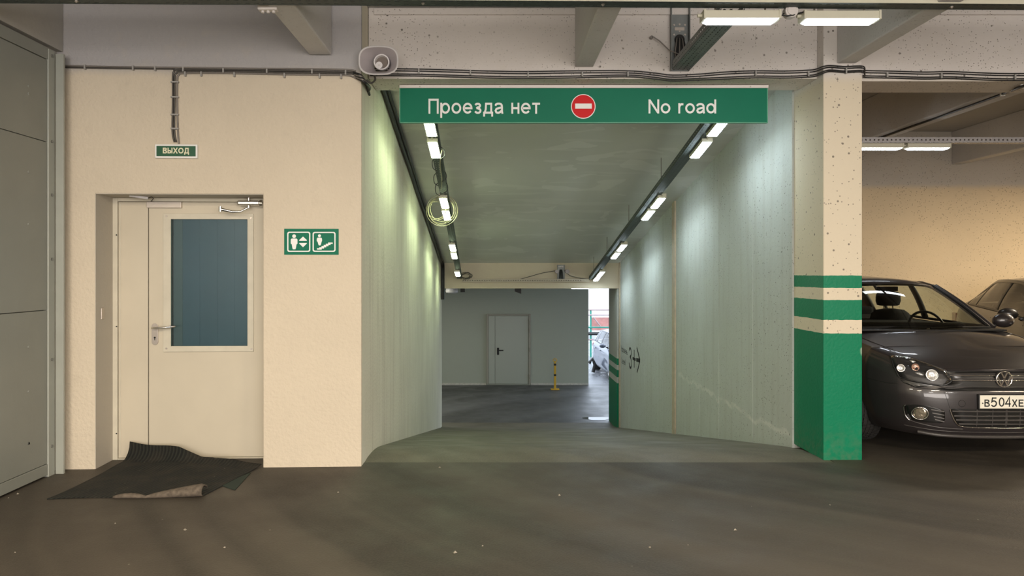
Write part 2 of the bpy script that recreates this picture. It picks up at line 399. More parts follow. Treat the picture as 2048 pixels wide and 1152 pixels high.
# floors
YJ = 5.92
fl = MB().box(XL-.1, 13, -7, YJ, -.2, 0).box(2.72, 13, YJ, 11.6, -.2, 0).box(XL-.1, -1.12, YJ, 6.4, -.2, 0)
st(fl.build('floor', M_FLOOR))
def rz(Y):
    z = -.1905*(Y-6.4)
    if Y < 6.4: z = 0
    t = Y-6.4
    if Y > 6 and Y < 6.8: z = -.1905*(Y-6.0)**2/1.6
    z2 = -1.85; 
    if Y > 15.6: 
        k = min(1, (Y-15.6)/1.0); z = mix(rz(15.6), z2, 1-(1-k)**2)
    return z
m = MB(); rings = []
for i in range(60):
    Y = mix(YJ+.006, 16.6, i/59); rings.append([(x, Y, rz(Y)-(.004 if i == 0 else 0)) for x in (-1.35, -.5, .5, 1.6, 2.76)])
m.loft(rings, False); m.f = [f[::-1] for f in m.f]; st(m.build('floor', M_RAMP, smooth=60, recalc=False))
st(MB().box(-8.2, 9.2, 16.2, 22.3, -2.05, -1.851).box(-8.2,-1.3,15.7,16.2,-2.05,-1.851).box(2.9,9.2,15.7,16.2,-2.05,-1.851).build('floor', M_LFLOOR))
tag(MB().box(-40, 60, 22.3, 90, -2.15, -1.90).box(9.2, 60, 13, 22.3, -2.15, -1.90).build('yard_ground', M_OUT), kind='structure')
# hall ceiling and its walls
st(MB().box(XL-.4, 13, -7, 11.9, 3.71, 3.95).build('ceiling', M_SOFF))
st(MB().box(XL-.4, 13.2, -7.2, -7, -.2, 3.95).build('wall_back', M_WALL))
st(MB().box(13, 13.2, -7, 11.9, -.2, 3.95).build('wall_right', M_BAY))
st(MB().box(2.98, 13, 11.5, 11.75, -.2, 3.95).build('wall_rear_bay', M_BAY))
# left wall above and behind the gate
st(MB().box(XL-.35, XL-.05, -7, 5.9, -.2, 3.95).box(XL-.05, XL+.0, -7, 5.7, 3.22, 3.95).build('wall_left', M_SOFF))
# gate of sheet panels
gate = empty('sliding_gate', (XL, 5.5, 0), label='grey sheet metal gate of wide panels along the left edge of the hall', cat='gate')
def gb(name, m_, x0, x1, y0, y1, z0, z1, bev=.002, par=None):
    return MB().box(x0, x1, y0-5.5, y1-5.5, z0, z1).build(name, m_, par or gate, bevel=bev)
gb('backing', M_DARK, -.05, -.03, -2, 5.58, .02, 3.18)
for z0, z1 in [(.10, 1.238), (1.243, 2.487), (2.492, 3.10)]:
    for y0, y1 in [(2.6, 5.497), (-.4, 2.595), (-2, -.405)]:
        p = gb('panel', M_PANEL, -.03, 0, y0, y1, z0, z1)
        if y0 > 2:
            for (by, bz) in [(5.28, .3), (5.28, z1-.25), (5.28, (z0+z1)/2), (4.0, (z0+z1)/2), (4.0, z1-.2)]:
                MB().cyl((-.001, by-5.5, bz), (.004, by-5.5, bz), .012, 10, .008).build('rivet', M_PANEL, p)
gb('bottom_rail', M_PANEL, -.028, .004, -2, 5.5, .015, .096)
gb('top_rail', M_PANEL, -.028, .006, -2, 5.58, 3.105, 3.19)
stile = gb('stile', M_TRIM, -.03, .012, 5.50, 5.575, .0, 3.185)
for bz in (.22, .87, 1.62, 2.10, 2.50, 3.14):
    MB().cyl((.012, 5.535-5.5, bz), (.02, 5.535-5.5, bz), .011, 10).build('bolt', M_BOLT, stile)
gb('corner_strip', M_TRIM, .014, .075, 5.578, 5.60, .0, 3.17)

# front-left wall in its own slightly turned frame: x along the wall, y into it, z up; origin at the outer corner
AW = math.radians(2.2); QW = Vector((-1.047, 5.795, 0))
MW = Matrix.Translation(QW) @ Matrix.Rotation(AW, 4, 'Z'); MWI = MW.inverted()
def WL(px, py, d=0):
    """pixel -> local (x, z) on the plane d metres behind the wall face"""
    dr = Vector(((px-VX)/F, 1, -(py-VY)/F)); nrm = Vector((-math.sin(AW), math.cos(AW), 0)); q = QW+nrm*d
    t = nrm.dot(q-Vector((0, 0, 0)))/nrm.dot(dr); w = dr*t+Vector((0, 0, H)); w = MWI @ w
    return w.x, w.z
rx0, rzt = WL(190, 387); rx1, _ = WL(526, 600)
DD = .29
xe = -2.42
m = MB().prism([(xe,-.02),(rx0,-.02),(rx0,rzt),(rx1,rzt),(rx1,-.02),(0,-.02),(0,3.9),(xe,3.9)], lambda u, v: (u, 0, v), lambda u, v: (u, .36, v))
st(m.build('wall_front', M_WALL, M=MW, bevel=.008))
st(MB().box(rx0-.3, rx1+.3, .36, .40, -.02, 2.6).build('wall_rear_lobby', M_DARK, M=MW))
# reveal lining (left, top)
st(MB().box(rx0-.001, rx0+.004, .004, .36, 0, rzt).box(rx0, rx1, .004, .36, rzt-.004, rzt+.001).build('trim_1', M_REVEAL, M=MW))
# door
dx0, dzt = WL(236, 403, DD); dxm, _ = WL(297, 600, DD); dxr = rx1+.035; dz0 = WL(300, 915, DD)[1]
door = empty('door_1', M=MW); door['kind'] = 'structure'; tag(door, 'cream double leaf door with tall glazed panel in the wall recess')
def db(name, m_, x0, x1, y0, y1, z0, z1, par=None, bev=.0015): return MB().box(x0, x1, y0, y1, z0, z1).build(name, m_, par or door, bevel=bev)
fx = WL(228, 600, DD)[0]
MB().box(rx0+.0, dx0, DD-.012, .36, 0, rzt-.005).box(dx0, rx1, DD-.012, .36, dzt, rzt-.005).build('frame', M_FRAME, door, bevel=.003)
MB().box(dx0, rx1, DD-.01, .36, 0, dz0-.004).build('threshold', M_FRAME, door, bevel=.003)
nl = db('narrow_leaf', M_DOOR, dx0+.004, dxm-.004, DD, DD+.045, dz0, dzt-.004)
db('edge_bead', M_FRAME, dx0+.018, dx0+.024, DD-.004, DD, dz0+.02, dzt-.02, nl)
gx0, gz1 = WL(341, 437, DD); gx1, gz0 = WL(497, 693, DD)
ml = MB().box(dxm+.004, gx0, DD, DD+.045, dz0, dzt-.004).box(gx1, dxr, DD, DD+.045, dz0, dzt-.004).box(gx0, gx1, DD, DD+.045, dz0, gz0).box(gx0, gx1, DD, DD+.045, gz1, dzt-.004)
main = ml.build('main_leaf', M_DOOR, door)
MB().box(dxm-.004, dxm+.004, DD+.02, DD+.03, dz0, dzt).build('gap', M_DARK, door)
ox0, oz1 = WL(327, 427, DD); ox1, oz0 = WL(508, 703, DD)
gfr = MB()
for a in ((ox0, gx0+.006, oz0, oz1), (gx1-.006, ox1, oz0, oz1), (gx0, gx1, oz0, gz0+.006), (gx0, gx1, gz1-.006, oz1)): gfr.box(a[0], a[1], DD-.012, DD-.001, a[2], a[3])
gfr = gfr.build('glazing_frame', M_FRAME, main, bevel=.003)
g = NT('smoked_glass', .12); m_ = g.m; nt = g.t
out = nt.nodes['Material Output']; gl = g.n('ShaderNodeBsdfGlossy'); gl.inputs['Roughness'].default_value = .22; gl.inputs['Color'].default_value = (.9,.95,1,1)
tr = g.n('ShaderNodeBsdfTransparent'); tr.inputs['Color'].default_value = (.66,.76,.78,1); fr = g.n('ShaderNodeFresnel'); fr.inputs[0].default_value = 1.5
mx = g.n('ShaderNodeMixShader'); g.l(fr.outputs[0], mx.inputs[0]); g.l(tr.outputs[0], mx.inputs[1]); g.l(gl.outputs[0], mx.inputs[2]); g.l(mx.outputs[0], out.inputs['Surface'])
M_GLASS = m_
MB().box(gx0, gx1, DD+.008, DD+.014, gz0, gz1).build('pane', M_GLASS, main)
M_STRIP = mat('blue_grey_curtain', (.145,.20,.23), .6, noise=.10, nscale=3)
M_STRIP2 = mat('pale_curtain_edge', (.22,.23,.21), .6)
w_ = (gx1-gx0)
for i in range(9):
    a = gx0+.012+w_*i/9; MB().box(a, a+w_/9+.004, DD+.030+(i % 2)*.004, DD+.033+(i % 2)*.004, gz0-.02, gz1+.02).build('curtain_strip', M_STRIP if i else M_STRIP2, main)
for (px, py) in ((333, 432), (502, 436), (333, 697), (503, 698)):
    x, z = WL(px, py, DD-.012); MB().cyl((x, DD-.016, z), (x, DD-.011, z), .008, 10).build('screw', M_STEEL, gfr)
# magnetic lock plate, contact and wire
ax, az = WL(295, 404, DD-.01); bx_, bz_ = WL(364, 416, DD-.01)
db('lock_plate', M_STEEL, ax, bx_, DD-.03, DD-.001, bz_, az)
a = WL(259, 388, .12); b = WL(292, 394, .12)
cm = MB().tube([(a[0], .12, a[1]-.01), (b[0], .16, b[1]-.005)], .012, 8); cm.build('door_contact', M_WPLASTIC, door)
b2 = WL(302, 393, .16); c2 = WL(306, 397, .2); d2 = WL(303, 403, DD-.02)
MB().tube([(b[0], .16, b[1]-.005), (b2[0], .17, b2[1]), (c2[0], .21, c2[1]), (d2[0], DD-.03, d2[1])], .003, 6).build('wire', M_CABLE, door)
# closer
clo = [WL(474, 401, .2), WL(522, 411, .2)]
cb_ = MB().box(clo[0][0], clo[1][0]-.015, .19, .25, clo[1][1], clo[0][1]).build('closer_body', M_CHROME, door, bevel=.012)
MB().cyl((clo[1][0]-.014, .22, clo[0][1]-.02), (clo[1][0]+.008, .22, clo[0][1]-.02), .026, 14).build('end_cap', M_CHROME, cb_, smooth=40)
q = WL(496, 405, .2); MB().cyl((q[0], .22, q[1]-.045), (q[0], .22, q[1]+.045), .014, 12).build('pivot', M_CHROME, cb_, smooth=40)
e1 = WL(497, 415, .2); e2 = WL(480, 423, .17); e3 = WL(463, 423, .14); e4 = WL(440, 418, .12)
arm = MB().tube([(e1[0], .2, e1[1]), (e2[0], .18, e2[1]), (e3[0], .16, e3[1]), (e4[0], .13, e4[1])], [.008, .007, .009, .012], 8).build('closer_arm', M_CHROME, door, smooth=50)
MB().cyl((e4[0], .13, e4[1]-.02), (e4[0], .13, e4[1]+.02), .014, 12).build('arm_joint', M_CHROME, arm, smooth=40)
# lever handle
hp = WL(310.5, 668, DD); hl = WL(310, 655, DD); he = WL(347, 653, DD-.06)
pl = []
for i in range(24):
    t = 2*PI*i/24; pl.append((hp[0]+.026*math.cos(t), hp[1]+(.062 if math.sin(t) > 0 else -.062)+.026*math.sin(t)))
hpl = MB().prism(pl, lambda u, v: (u, DD-.009, v), lambda u, v: (u, DD-.0005, v)).build('handle_plate', M_STEEL, main, bevel=.002)
MB().tube([(hl[0], DD-.005, hl[1]+.0), (hl[0], DD-.05, hl[1]), (hl[0]+.012, DD-.058, hl[1]), (hl[0]+.08, DD-.06, hl[1]+.001), (he[0], DD-.055, he[1]), (he[0]+.004, DD-.04, he[1])], .0095, 12).build('lever', M_CHROME, hpl, smooth=60)
kz = WL(310, 675, DD)[1]; MB().cyl((hp[0], DD-.0105, kz), (hp[0], DD-.008, kz), .008, 12).box(hp[0]-.003, hp[0]+.003, DD-.0105, DD-.008, kz-.022, kz).build('keyhole', M_DARK, hpl)
for py in (470, 653, 867): x, z = WL(233, py, DD-.012); MB().cyl((x, DD-.014, z), (x, DD-.011, z), .006, 8).build('screw', M_DARK, door)
x, z = WL(200, 627, .10); MB().box(rx0+.003, rx0+.012, .08, .12, z-.045, z+.045).build('strike_socket', M_STEEL, door, bevel=.003)

# main cross beam over ramp mouth and bay, column, ribs
YB0, YB1 = 6.11, 6.5
st(MB().box(-1.046, 2.665, YB0, YB1, 3.12, 3.71).build('beam', M_BEAM, bevel=.006))
st(MB().box(-1.0, 2.62, YB0-.02, YB0-.0, 3.645, 3.70).build('trim_2', M_BEAM, bevel=.006))
st(MB().box(2.981, 13, YB0, YB1, 3.10, 3.71).build('beam', M_BEAM, bevel=.006))
st(MB().box(3.4, 13, YB0-.02, YB0, 3.645, 3.70).build('trim_3', M_BEAM, bevel=.006))
st(MB().box(2.665, 2.98, 6.0, 6.6, -.01, 3.71).build('column', M_COL, bevel=.007))
M_RIB = plaster('rib_concrete', low=(.62,.61,.60), split=None, speck=.15, stain=.18, bump=.25, dirt=(.25,.22,.18))
def rib(x0, x1, y0, y1, zb=3.215): return st(MB().box(x0, x1, y0, y1, zb, 3.71).build('ceiling_beam', M_RIB, bevel=.01))
rib(-1.446, -1.272, -6.9, 5.76)
for (a, b) in ((.66, .8125), (2.775, 2.925), (4.95, 5.11), (7.06, 7.22), (9.17, 9.33)): rib(a, b, -6.9, YB0 if a != 2.775 else 6.0)
for (a, b) in ((4.68, 4.94), (7.10, 7.26), (9.2, 9.37)): rib(a, b, YB1, 11.5, 3.20)

# ramp walls, ceiling, lower beam
def yz_prism(x0f, x1f, poly): return MB().prism(poly, lambda a, b: (x0f(a), a, b), lambda a, b: (x1f(a), a, b))
lx = lambda Y: mix(-1.047, -1.150, max(0, (Y-5.83))/(15.7-5.83))
cz = lambda Y: 3.335-.1735*(Y-6.4)
poly = [(5.83,-.3),(5.83,3.71),(6.5,3.71),(6.5,3.4),(15.7,cz(15.7)+.1),(16.05,1.7),(16.05,-2),(15.7,-2)]
st(yz_prism(lambda a: lx(a), lambda a: -1.40, poly).build('wall_ramp_left', M_LEFT, bevel=.006))
poly = [(6.59,-.4),(6.59,3.71),(15.75,2.0),(15.75,-2)]
st(yz_prism(lambda a: 2.648, lambda a: 2.97, poly).build('wall_ramp_right', M_RIGHT))
m = MB(); m.prism([(6.45,cz(6.45)),(15.75,cz(15.75)),(15.75,cz(15.75)+.15),(6.45,cz(6.45)+.4)], lambda a, b: (-1.4, a, b), lambda a, b: (2.87, a, b))
st(m.build('ceiling', M_RCEIL))
st(MB().box(-8, 9, 15.7, 16.05, Z_(577,15.7), 2.2).build('beam', M_ENDB, bevel=.008))
# batten, pilaster strip and joint ridges on the right ramp wall
yb = 10.87; zt = Z_(391, yb); zb = rz(yb)
def wall_strip(name, Y, w, d, z0, z1, mt): return st(MB().box(2.648-d, 2.65, Y-w/2, Y+w/2, z0, z1).build(name, mt, bevel=.004))
wall_strip('trim_5', 10.9, .17, .022, rz(10.9)-.05, zt, M_BATT)
wall_strip('trim_6', 15.66, .10, .02, rz(15.6)-.05, cz(15.6), M_BATT)
for Y in (7.6, 8.75, 9.6, 11.6, 13.1):
    wall_strip('trim_7', Y, .02, .003, rz(Y), cz(Y)-.05, M_RIGHT)
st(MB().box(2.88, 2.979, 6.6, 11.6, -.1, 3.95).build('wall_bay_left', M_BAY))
st(MB().box(2.60, 2.97, 15.76, 16.9, -2, 1.35).build('column', M_COL2, bevel=.006))
# lower hall
st(MB().box(-8, X_(1177, 22.15), 22.15, 22.4, -2, 1.7).build('wall_far', M_LOW))
st(MB().box(-8.2, -8, 15.7, 22.4, -2, 1.7).build('wall_far_left', M_LOW))
st(MB().box(-8, -1.4, 15.7, 15.9, -2, 1.7).box(2.97, 9, 15.7, 15.9, -2, 1.7).build('wall_ramp_foot', M_LOW))
st(MB().box(-8.2, 9.2, 16.05, 22.4, 1.35, 1.6).build('ceiling', M_SOFF))
M_BASE = mat('pale_wall_foot', (.55,.54,.48), .8, noise=.2, nscale=20)
Yf = 22.15
st(MB().box(-8, X_(972,Yf), Yf-.012, Yf, -1.85, -1.79).box(X_(1062,Yf), X_(1177,Yf), Yf-.012, Yf, -1.85, -1.79).build('baseboard_far', M_BASE))
# far door
d2_ = empty('door_2', (X_(1018,Yf), Yf, -1.85), label='grey-green double leaf steel door in the far wall below the ramp'); d2_['kind'] = 'structure'
M_FD = mat('far_door_paint', (.37,.40,.35), .4); M_FDF = mat('far_frame_paint', (.30,.29,.24), .5)
def q2(name, mt, p0, p1, y0, y1, par=d2_, bev=.004):
    a = P(p0[0], p0[1], Yf); b = P(p1[0], p1[1], Yf)
    return MB().box(a.x-d2_.location.x, b.x-d2_.location.x, y0, y1, b.z+1.85, a.z+1.85).build(name, mt, par, bevel=bev)
fr2 = MB()
for (p0, p1) in (((973,628),(977,768)), ((1057.5,628),(1061.5,768)), ((977,628),(1057.5,631.5))):
    a = P(*p0, Yf); b = P(*p1, Yf); fr2.box(a.x-d2_.location.x, b.x-d2_.location.x, -.05, 0, max(b.z+1.85,0), a.z+1.85)
fr2.build('frame', M_FDF, d2_, bevel=.004)
q2('narrow_leaf', M_FD, (977.3,632), (989.7,767.5), -.03, -.001); lf = q2('main_leaf', M_FD, (990.3,632), (1057,767.5), -.03, -.001)
a = P(996, 700, Yf); ax = a.x-d2_.location.x; az = a.z+1.85
hh = MB().box(ax-.03, ax+.03, -.045, -.031, az-.14, az+.07).build('handle_plate', M_DARK, lf, bevel=.005)
MB().tube([(ax, -.04, az), (ax, -.09, az), (ax+.16, -.09, az)], .014, 8).build('lever', M_DARK, hh)
for pz in (645, 662, 700, 754):
    a = P(1059, pz, Yf); MB().cyl((a.x-d2_.location.x, -.06, a.z+1.80), (a.x-d2_.location.x, -.06, a.z+1.92), .02, 8).build('hinge', M_FDF, d2_)
ORD = 'first second third fourth fifth sixth seventh eighth ninth tenth eleventh twelfth thirteenth fourteenth'.split()
# ------------------------------------------------------------------ signs
def board(name, x0, x1, z0, z1, y0, y1, mt, par=None, bev=.002, M=None): return MB().box(x0, x1, y0, y1, z0, z1).build(name, mt, par, bevel=bev, M=M)
YS = 6.30
sg = empty('hanging_sign', (X_(1167,YS), YS, Z_(246,YS)), label='long green hanging sign reading Проезда нет and No road over the ramp', cat='sign')
def S(px, py): p = P(px, py, YS); return p.x-sg.location.x, p.z-sg.location.z
a = S(799, 176.5); b = S(1535.5, 246)
board('panel', a[0], b[0], 0, a[1], 0, .03, M_SIGN, sg)
a2 = S(799, 170.5); board('top_rail', a2[0], b[0]+.003, a[1], a2[1], -.012, .045, M_RAIL, sg)
for px in (840, 1000, 1167, 1333, 1500): x, z = S(px, 174); MB().cyl((x, -.015, z), (x, -.011, z), .006, 8).build('screw', M_STEEL, sg)
eg = MB(); th = .006
eg.box(a[0], b[0], -.002, 0, 0, th).box(a[0], a[0]+th, -.002, 0, 0, a[1]).box(b[0]-th, b[0], -.002, 0, 0, a[1])
eg.build('edge_strip', mat('sign_edge_green', (.10,.36,.22), .4), sg)
def sign_text(txt, px0, px1, pyb, capw, pen):
    x0, zb = S(px0, pyb); x1, zt = S(px1, pyb-capw); hgt = zt-zb; w = text_w(txt, hgt, pen); k = (x1-x0)/w
    letters(txt, hgt, pen, lambda u, v, d: (x0+u*k, -.0005-d, zb+v), M_SWHITE, sg)
sign_text('Проезда нет', 857, 1080, 227.5, 30, .138)
sign_text('No road', 1297, 1432, 227, 28, .142)
cx, czn = S(1166.5, 213)
disc = MB().cyl((cx, -.003, czn), (cx, 0, czn), .1045, 48).build('disc_rim', M_SWHITE, sg, smooth=40)
MB().cyl((cx, -.005, czn), (cx, -.0031, czn), .0975, 48).build('no_entry_disc', M_RED, disc, smooth=40)
board('no_entry_bar', cx-.070, cx+.072, czn-.020, czn+.024, -.007, -.0051, M_SWHITE, disc, .001)

# exit sign on the left wall (wall frame)
def wl_empty(name, px, py, label, cat): x, z = WL(px, py); return empty(name, M=MW @ Matrix.Translation((x, 0, z)), label=label, cat=cat), x, z
ex, ox, oz = wl_empty('exit_sign', 354.5, 317, 'small dark green exit sign reading ВЫХОД above the cream door', 'sign')
def WE(px, py): x, z = WL(px, py); return x-ox, z-oz
a = WE(312.5, 289.5); b = WE(397, 317.5)
board('frame', a[0], b[0], b[1], a[1], -.028, -.001, M_SWHITE, ex, .004)
a = WE(316, 293); b = WE(394, 314); board('face', a[0], b[0], b[1], a[1], -.030, -.0281, M_SIGND, ex, .001)
x0, zb = WE(329, 308); x1, zt = WE(381, 297); k = (x1-x0)/text_w('ВЫХОД', zt-zb, .19, .12)
letters('ВЫХОД', zt-zb, .19, lambda u, v, d: (x0+u*k, -.0301-d, zb+v), M_SCREAM, ex)

# lift and stairs sign
ls, ox, oz = wl_empty('pictogram_sign', 622, 509, 'green pictogram sign with lift and stairs figures beside the cream door', 'sign')
a = WE(568.5, 457.5); b = WE(677.5, 509.5)
board('panel', a[0], b[0], b[1], a[1], -.004, -.0005, M_SIGN, ls, .001)
def LZ(u, v): return WE(560+u/14.4, 440+v/14.4)
def ring_rect(u0, u1, v0, v1, w, r):
    def rr(u0, u1, v0, v1, r):
        o = []
        for cx, cy, a0 in ((u1-r, v0+r, -90), (u1-r, v1-r, 0), (u0+r, v1-r, 90), (u0+r, v0+r, 180)):
            for i in range(7): t = math.radians(a0+90*i/6); o.append((cx+r*math.cos(t), cy+r*math.sin(t)))
        return o
    A = rr(u0, u1, v0, v1, r); B = rr(u0+w, u1-w, v0+w, v1-w, r-w*.6); rings = []
    for p, q in list(zip(A, B))+[(A[0], B[0])]:
        (ax, az), (bx, bz) = LZ(*p), LZ(*q); rings.append([(ax, -.004, az), (ax, -.006, az), (bx, -.006, bz), (bx, -.004, bz)])
    MB().loft(rings, True).build('border', M_SWHITE, ls)
ring_rect(213, 877, 338, 920, 34, 60); ring_rect(943, 1603, 343, 918, 34, 60)
def pic(name, polys):
    m = MB()
    for pl in polys: m.prism(pl, lambda u, v: (LZ(u, v)[0], -.006, LZ(u, v)[1]), lambda u, v: (LZ(u, v)[0], -.004, LZ(u, v)[1]))
    m.build(name, M_SWHITE, ls)
circ = lambda cx, cy, r: [(cx+r*math.cos(2*PI*i/20), cy+r*math.sin(2*PI*i/20)) for i in range(20)]
body = lambda x0, x1, y0, y1, xa, xb, y2: [(x0+25,y0),(x1-25,y0),(x1,y0+30),(x1,y1-20),(x1-10,y1),(xb+12,y1),(xb-10,y2-25),(xb-25,y2),(xa+25,y2),(xa+10,y2-25),(xa-12,y1),(x0+10,y1),(x0,y1-20),(x0,y0+30)]
pic('passenger_figure', [circ(411, 467, 53), body(315, 508, 535, 695, 355, 470, 845)])
pic('up_arrow', [[(668,478),(780,580),(772,600),(562,600),(556,580)]]); pic('down_arrow', [[(668,785),(556,675),(562,662),(775,662),(780,675)]])
pic('walking_figure', [circ(1140, 455, 42), body(1065, 1213, 507, 625, 1100, 1190, 732)])
sp = [(1070,815),(1135,815),(1135,785),(1200,785),(1200,752),(1265,752),(1265,717),(1325,717),(1325,685),(1390,685),(1390,650),(1520,650),(1520,690),(1458,690),(1458,720),(1398,720),(1398,755),(1335,755),(1335,788),(1272,788),(1272,822),(1205,822),(1205,855),(1070,855)]
pic('stairs', [sp])

# level marking on the right ramp wall: flat paint
XW = 2.648
def RW(px, py):
    Y = XW*F/(px-VX); return Y, Z_(py, Y)
lv = empty('level_marking', (XW, 14.4, -.1), label='black painted words Уровень Level beside 3 plus and arrow on the right ramp wall', cat='marking')
def wtext(txt, Y0, Y1, zb, hgt, pen, name, track=.12, sl=0):
    k = (Y0-Y1)/text_w(txt, hgt, pen, track)
    letters(txt, hgt, pen, lambda u, v, d: (-.0005-d, Y0-u*k-14.4, zb+v+.1+sl*u), M_BLACKP, lv, .001, track)
wtext('Уровень', 15.52, 14.78, -.13, .12, .10, 'lettering')
wtext('Level', 15.45, 15.02, -.37, .12, .10, 'lettering')
wtext('3', 14.62, 14.32, -.36, .42, .10, 'lettering')
m = MB()
def bar(Ya, za, Yb, zb_, w):
    a = Vector((Ya, za)); b = Vector((Yb, zb_)); d = (b-a).normalized(); n = Vector((-d.y, d.x))*w/2
    pl = [tuple(a+n), tuple(b+n), tuple(b-n), tuple(a-n)]; m.prism(pl, lambda u, v: (-.0005, u-14.4, v+.1), lambda u, v: (-.002, u-14.4, v+.1))
bar(14.22, -.13, 13.92, -.12, .055); bar(14.07, -.29, 14.07, .05, .05)
m.build('plus_sign', M_BLACKP, lv); m = MB()
bar(13.86, -.115, 13.52, -.09, .07); bar(13.50, -.09, 13.80, .12, .05); bar(13.50, -.09, 13.78, -.34, .04)
m.build('arrow', M_BLACKP, lv)

# ------------------------------------------------------------------ horn loudspeaker
hc = P(757, 121, 5.66)
hs = empty('horn_loudspeaker', hc, label='white horn loudspeaker mounted at the ramp mouth corner', cat='loudspeaker')
def sq(w, h, y, n=40, p=2.7):
    o = []
    for i in range(n):
        t = 2*PI*i/n; c, s = math.cos(t), math.sin(t); o.append((w*abs(c)**(2/p)*(1 if c > 0 else -1), y, h*abs(s)**(2/p)*(1 if s > 0 else -1)))
    return o
mo = MB(); prof = [(.141,.101,-.004),(.149,.109,-.010),(.153,.113,-.006),(.150,.110,0),(.125,.091,.035),(.097,.074,.075),(.076,.066,.125),(.064,.060,.18)]
mo.loft([sq(w, h, y, p=mix(2.9, 2.0, min(1, max(0, y)/.12))) for w, h, y in prof]); 
MB().loft([sq(w, h, y, p=mix(2.9,2.0,min(1,y/.15))) for w, h, y in [(.141,.101,-.003),(.118,.086,.03),(.092,.070,.075),(.072,.062,.12),(.06,.056,.17)]]).build('horn_interior', mat('horn_inner_shade', (.44,.40,.41), .45), hs, smooth=50)  # inside greyer than the rim, shade of the horn put into the colour
mo.build('horn', M_WPLASTIC, hs, smooth=50)
o = Vector((.012, 0, .01))
MB().cyl((.012,.10,.01), (.012,.145,.01), .053, 28).build('driver_housing', M_HOLE, hs, smooth=40)
rg = MB(); rings = [[(o.x+r*math.cos(2*PI*i/28), y, o.z+r*math.sin(2*PI*i/28)) for i in range(28)] for r, y in ((.061,.10),(.061,.072),(.052,.072),(.047,.10))]
rg.loft(rings).build('throat_ring', M_WPLASTIC, hs, smooth=40)
MB().cyl((-.008,.075,-.014), (-.008,.10,-.014), .027, 20).build('reflector_cone', M_WPLASTIC, hs, smooth=40)
MB().cyl((-.008,.073,-.014), (-.008,.0749,-.014), .005, 10).build('screw', M_STEEL, hs)
MB().box(-.11,.03,.17,.45,.09,.135).box(-.10,-.04,.10,.17,.06,.13).build('bracket', M_WPLASTIC, hs, bevel=.003)

# ------------------------------------------------------------------ perforated cable trays
def tray_mb(L, w, h, pitch=.05, hole=(.022, .008), rows=4, side_hole=True):
    """open channel: x along, y across 0..w, z up from 0; real slots"""
    m = MB()
    def strip(fn, width, rows, hw):
        n = int(L/pitch); ys = [0]
        for r in range(rows): c = width*(r+.5)/rows; ys += [c-hw/2, c+hw/2]
        ys.append(width); xs = [0]
        for i in range(n): c = (i+.5)*L/n; xs += [c-hole[0]/2, c+hole[0]/2]
        xs.append(L); V = [fn(x, y) for x in xs for y in ys]; ny = len(ys); fs = []
        for i in range(len(xs)-1):
            for j in range(ny-1):
                if i % 2 and j % 2: continue
                a = i*ny+j; fs.append((a, a+1, a+ny+1, a+ny))
        m.add(V, fs)
    strip(lambda x, y: (x, y, 0), w, rows, hole[1])
    for yy in (0, w): strip(lambda x, y, yy=yy: (x, yy, y), h, 1, hole[1] if side_hole else .004)
    return m
def frame_m(o, ex, ey, ez): return Matrix(((ex.x,ey.x,ez.x,o.x),(ex.y,ey.y,ez.y,o.y),(ex.z,ey.z,ez.z,o.z),(0,0,0,1)))
def tray(name, p0, p1, w, h, mt, label, side=Vector((0,1,0)), group=None, **k):
    p0, p1 = Vector(p0), Vector(p1); ex = (p1-p0).normalized(); ey = (side-ex*side.dot(ex)).normalized(); ez = ex.cross(ey)
    o = tray_mb((p1-p0).length, w, h, **k).build(name, mt, M=frame_m(p0, ex, ey, ez), solid=.0015, recalc=False)
    n = 2 if w < .11 else 3; L_ = (p1-p0).length
    for i in range(n):
        yy = w*(i+.75)/(n+.5); MB().tube([(L_*t/16+.02, yy+.006*math.sin(t*1.7+i), .016+.004*math.sin(t+i)) for t in range(16)], .013, 8).build('cable', M_CABLE, o, smooth=60)  # black cables added inside so the slots look dark
    return tag(o, label, 'cable tray', group)
# across the hall, just in front of the lamps
mt_ = empty('cable_tray', label='long perforated cable tray crossing the hall at the top of the picture', cat='cable tray', M=Matrix.Translation((0, 4.59, 3.208)) @ Matrix.Rotation(math.radians(1.05), 4, 'Z'))
bt = tray_mb(8.4, .10, .004, .055, (.028,.007), 2).build('tray_bottom', M_TRAYD, mt_, recalc=False, solid=.0015); bt.location = (-3.29, 0, 0)  # bottom in a dark colour that holds the shade of the underside
sd = MB()
def side_strip(y):
    n = 152; L = 8.4; m = MB(); xs = [0]
    for i in range(n): c = (i+.5)*L/n; xs += [c-.008, c+.008]
    xs.append(L); zs = [0, .025, .033, .052]; V = [(x-3.29, y, z) for x in xs for z in zs]; fs = []
    for i in range(len(xs)-1):
        for j in range(3):
            if i % 2 and j == 1: continue
            a = i*4+j; fs.append((a, a+1, a+5, a+4))
    return m.add(V, fs)
for yy in (.03, .06, .08): MB().tube([(-3.28+8.38*t/20, yy+.005*math.sin(t*1.3+yy*90), .016) for t in range(21)], .012, 8).build('cable', M_CABLE, mt_, smooth=60)  # added black cables that darken the view through the slots
side_strip(-.001).build('tray_side', M_TRAYL, mt_, recalc=False, solid=.0015); side_strip(.101).build('tray_side', M_TRAYL, mt_, recalc=False, solid=.0015)  # sides paler than the bottom, light on them put into the colour
for x in (-2.6, -.45, .68, 2.9): MB().cyl((x, .05, -.012), (x, .05, .48), .005, 8).cyl((x, .05, -.006), (x, .05, .0), .012, 6).build('hanger_rod', M_STEEL, mt_)
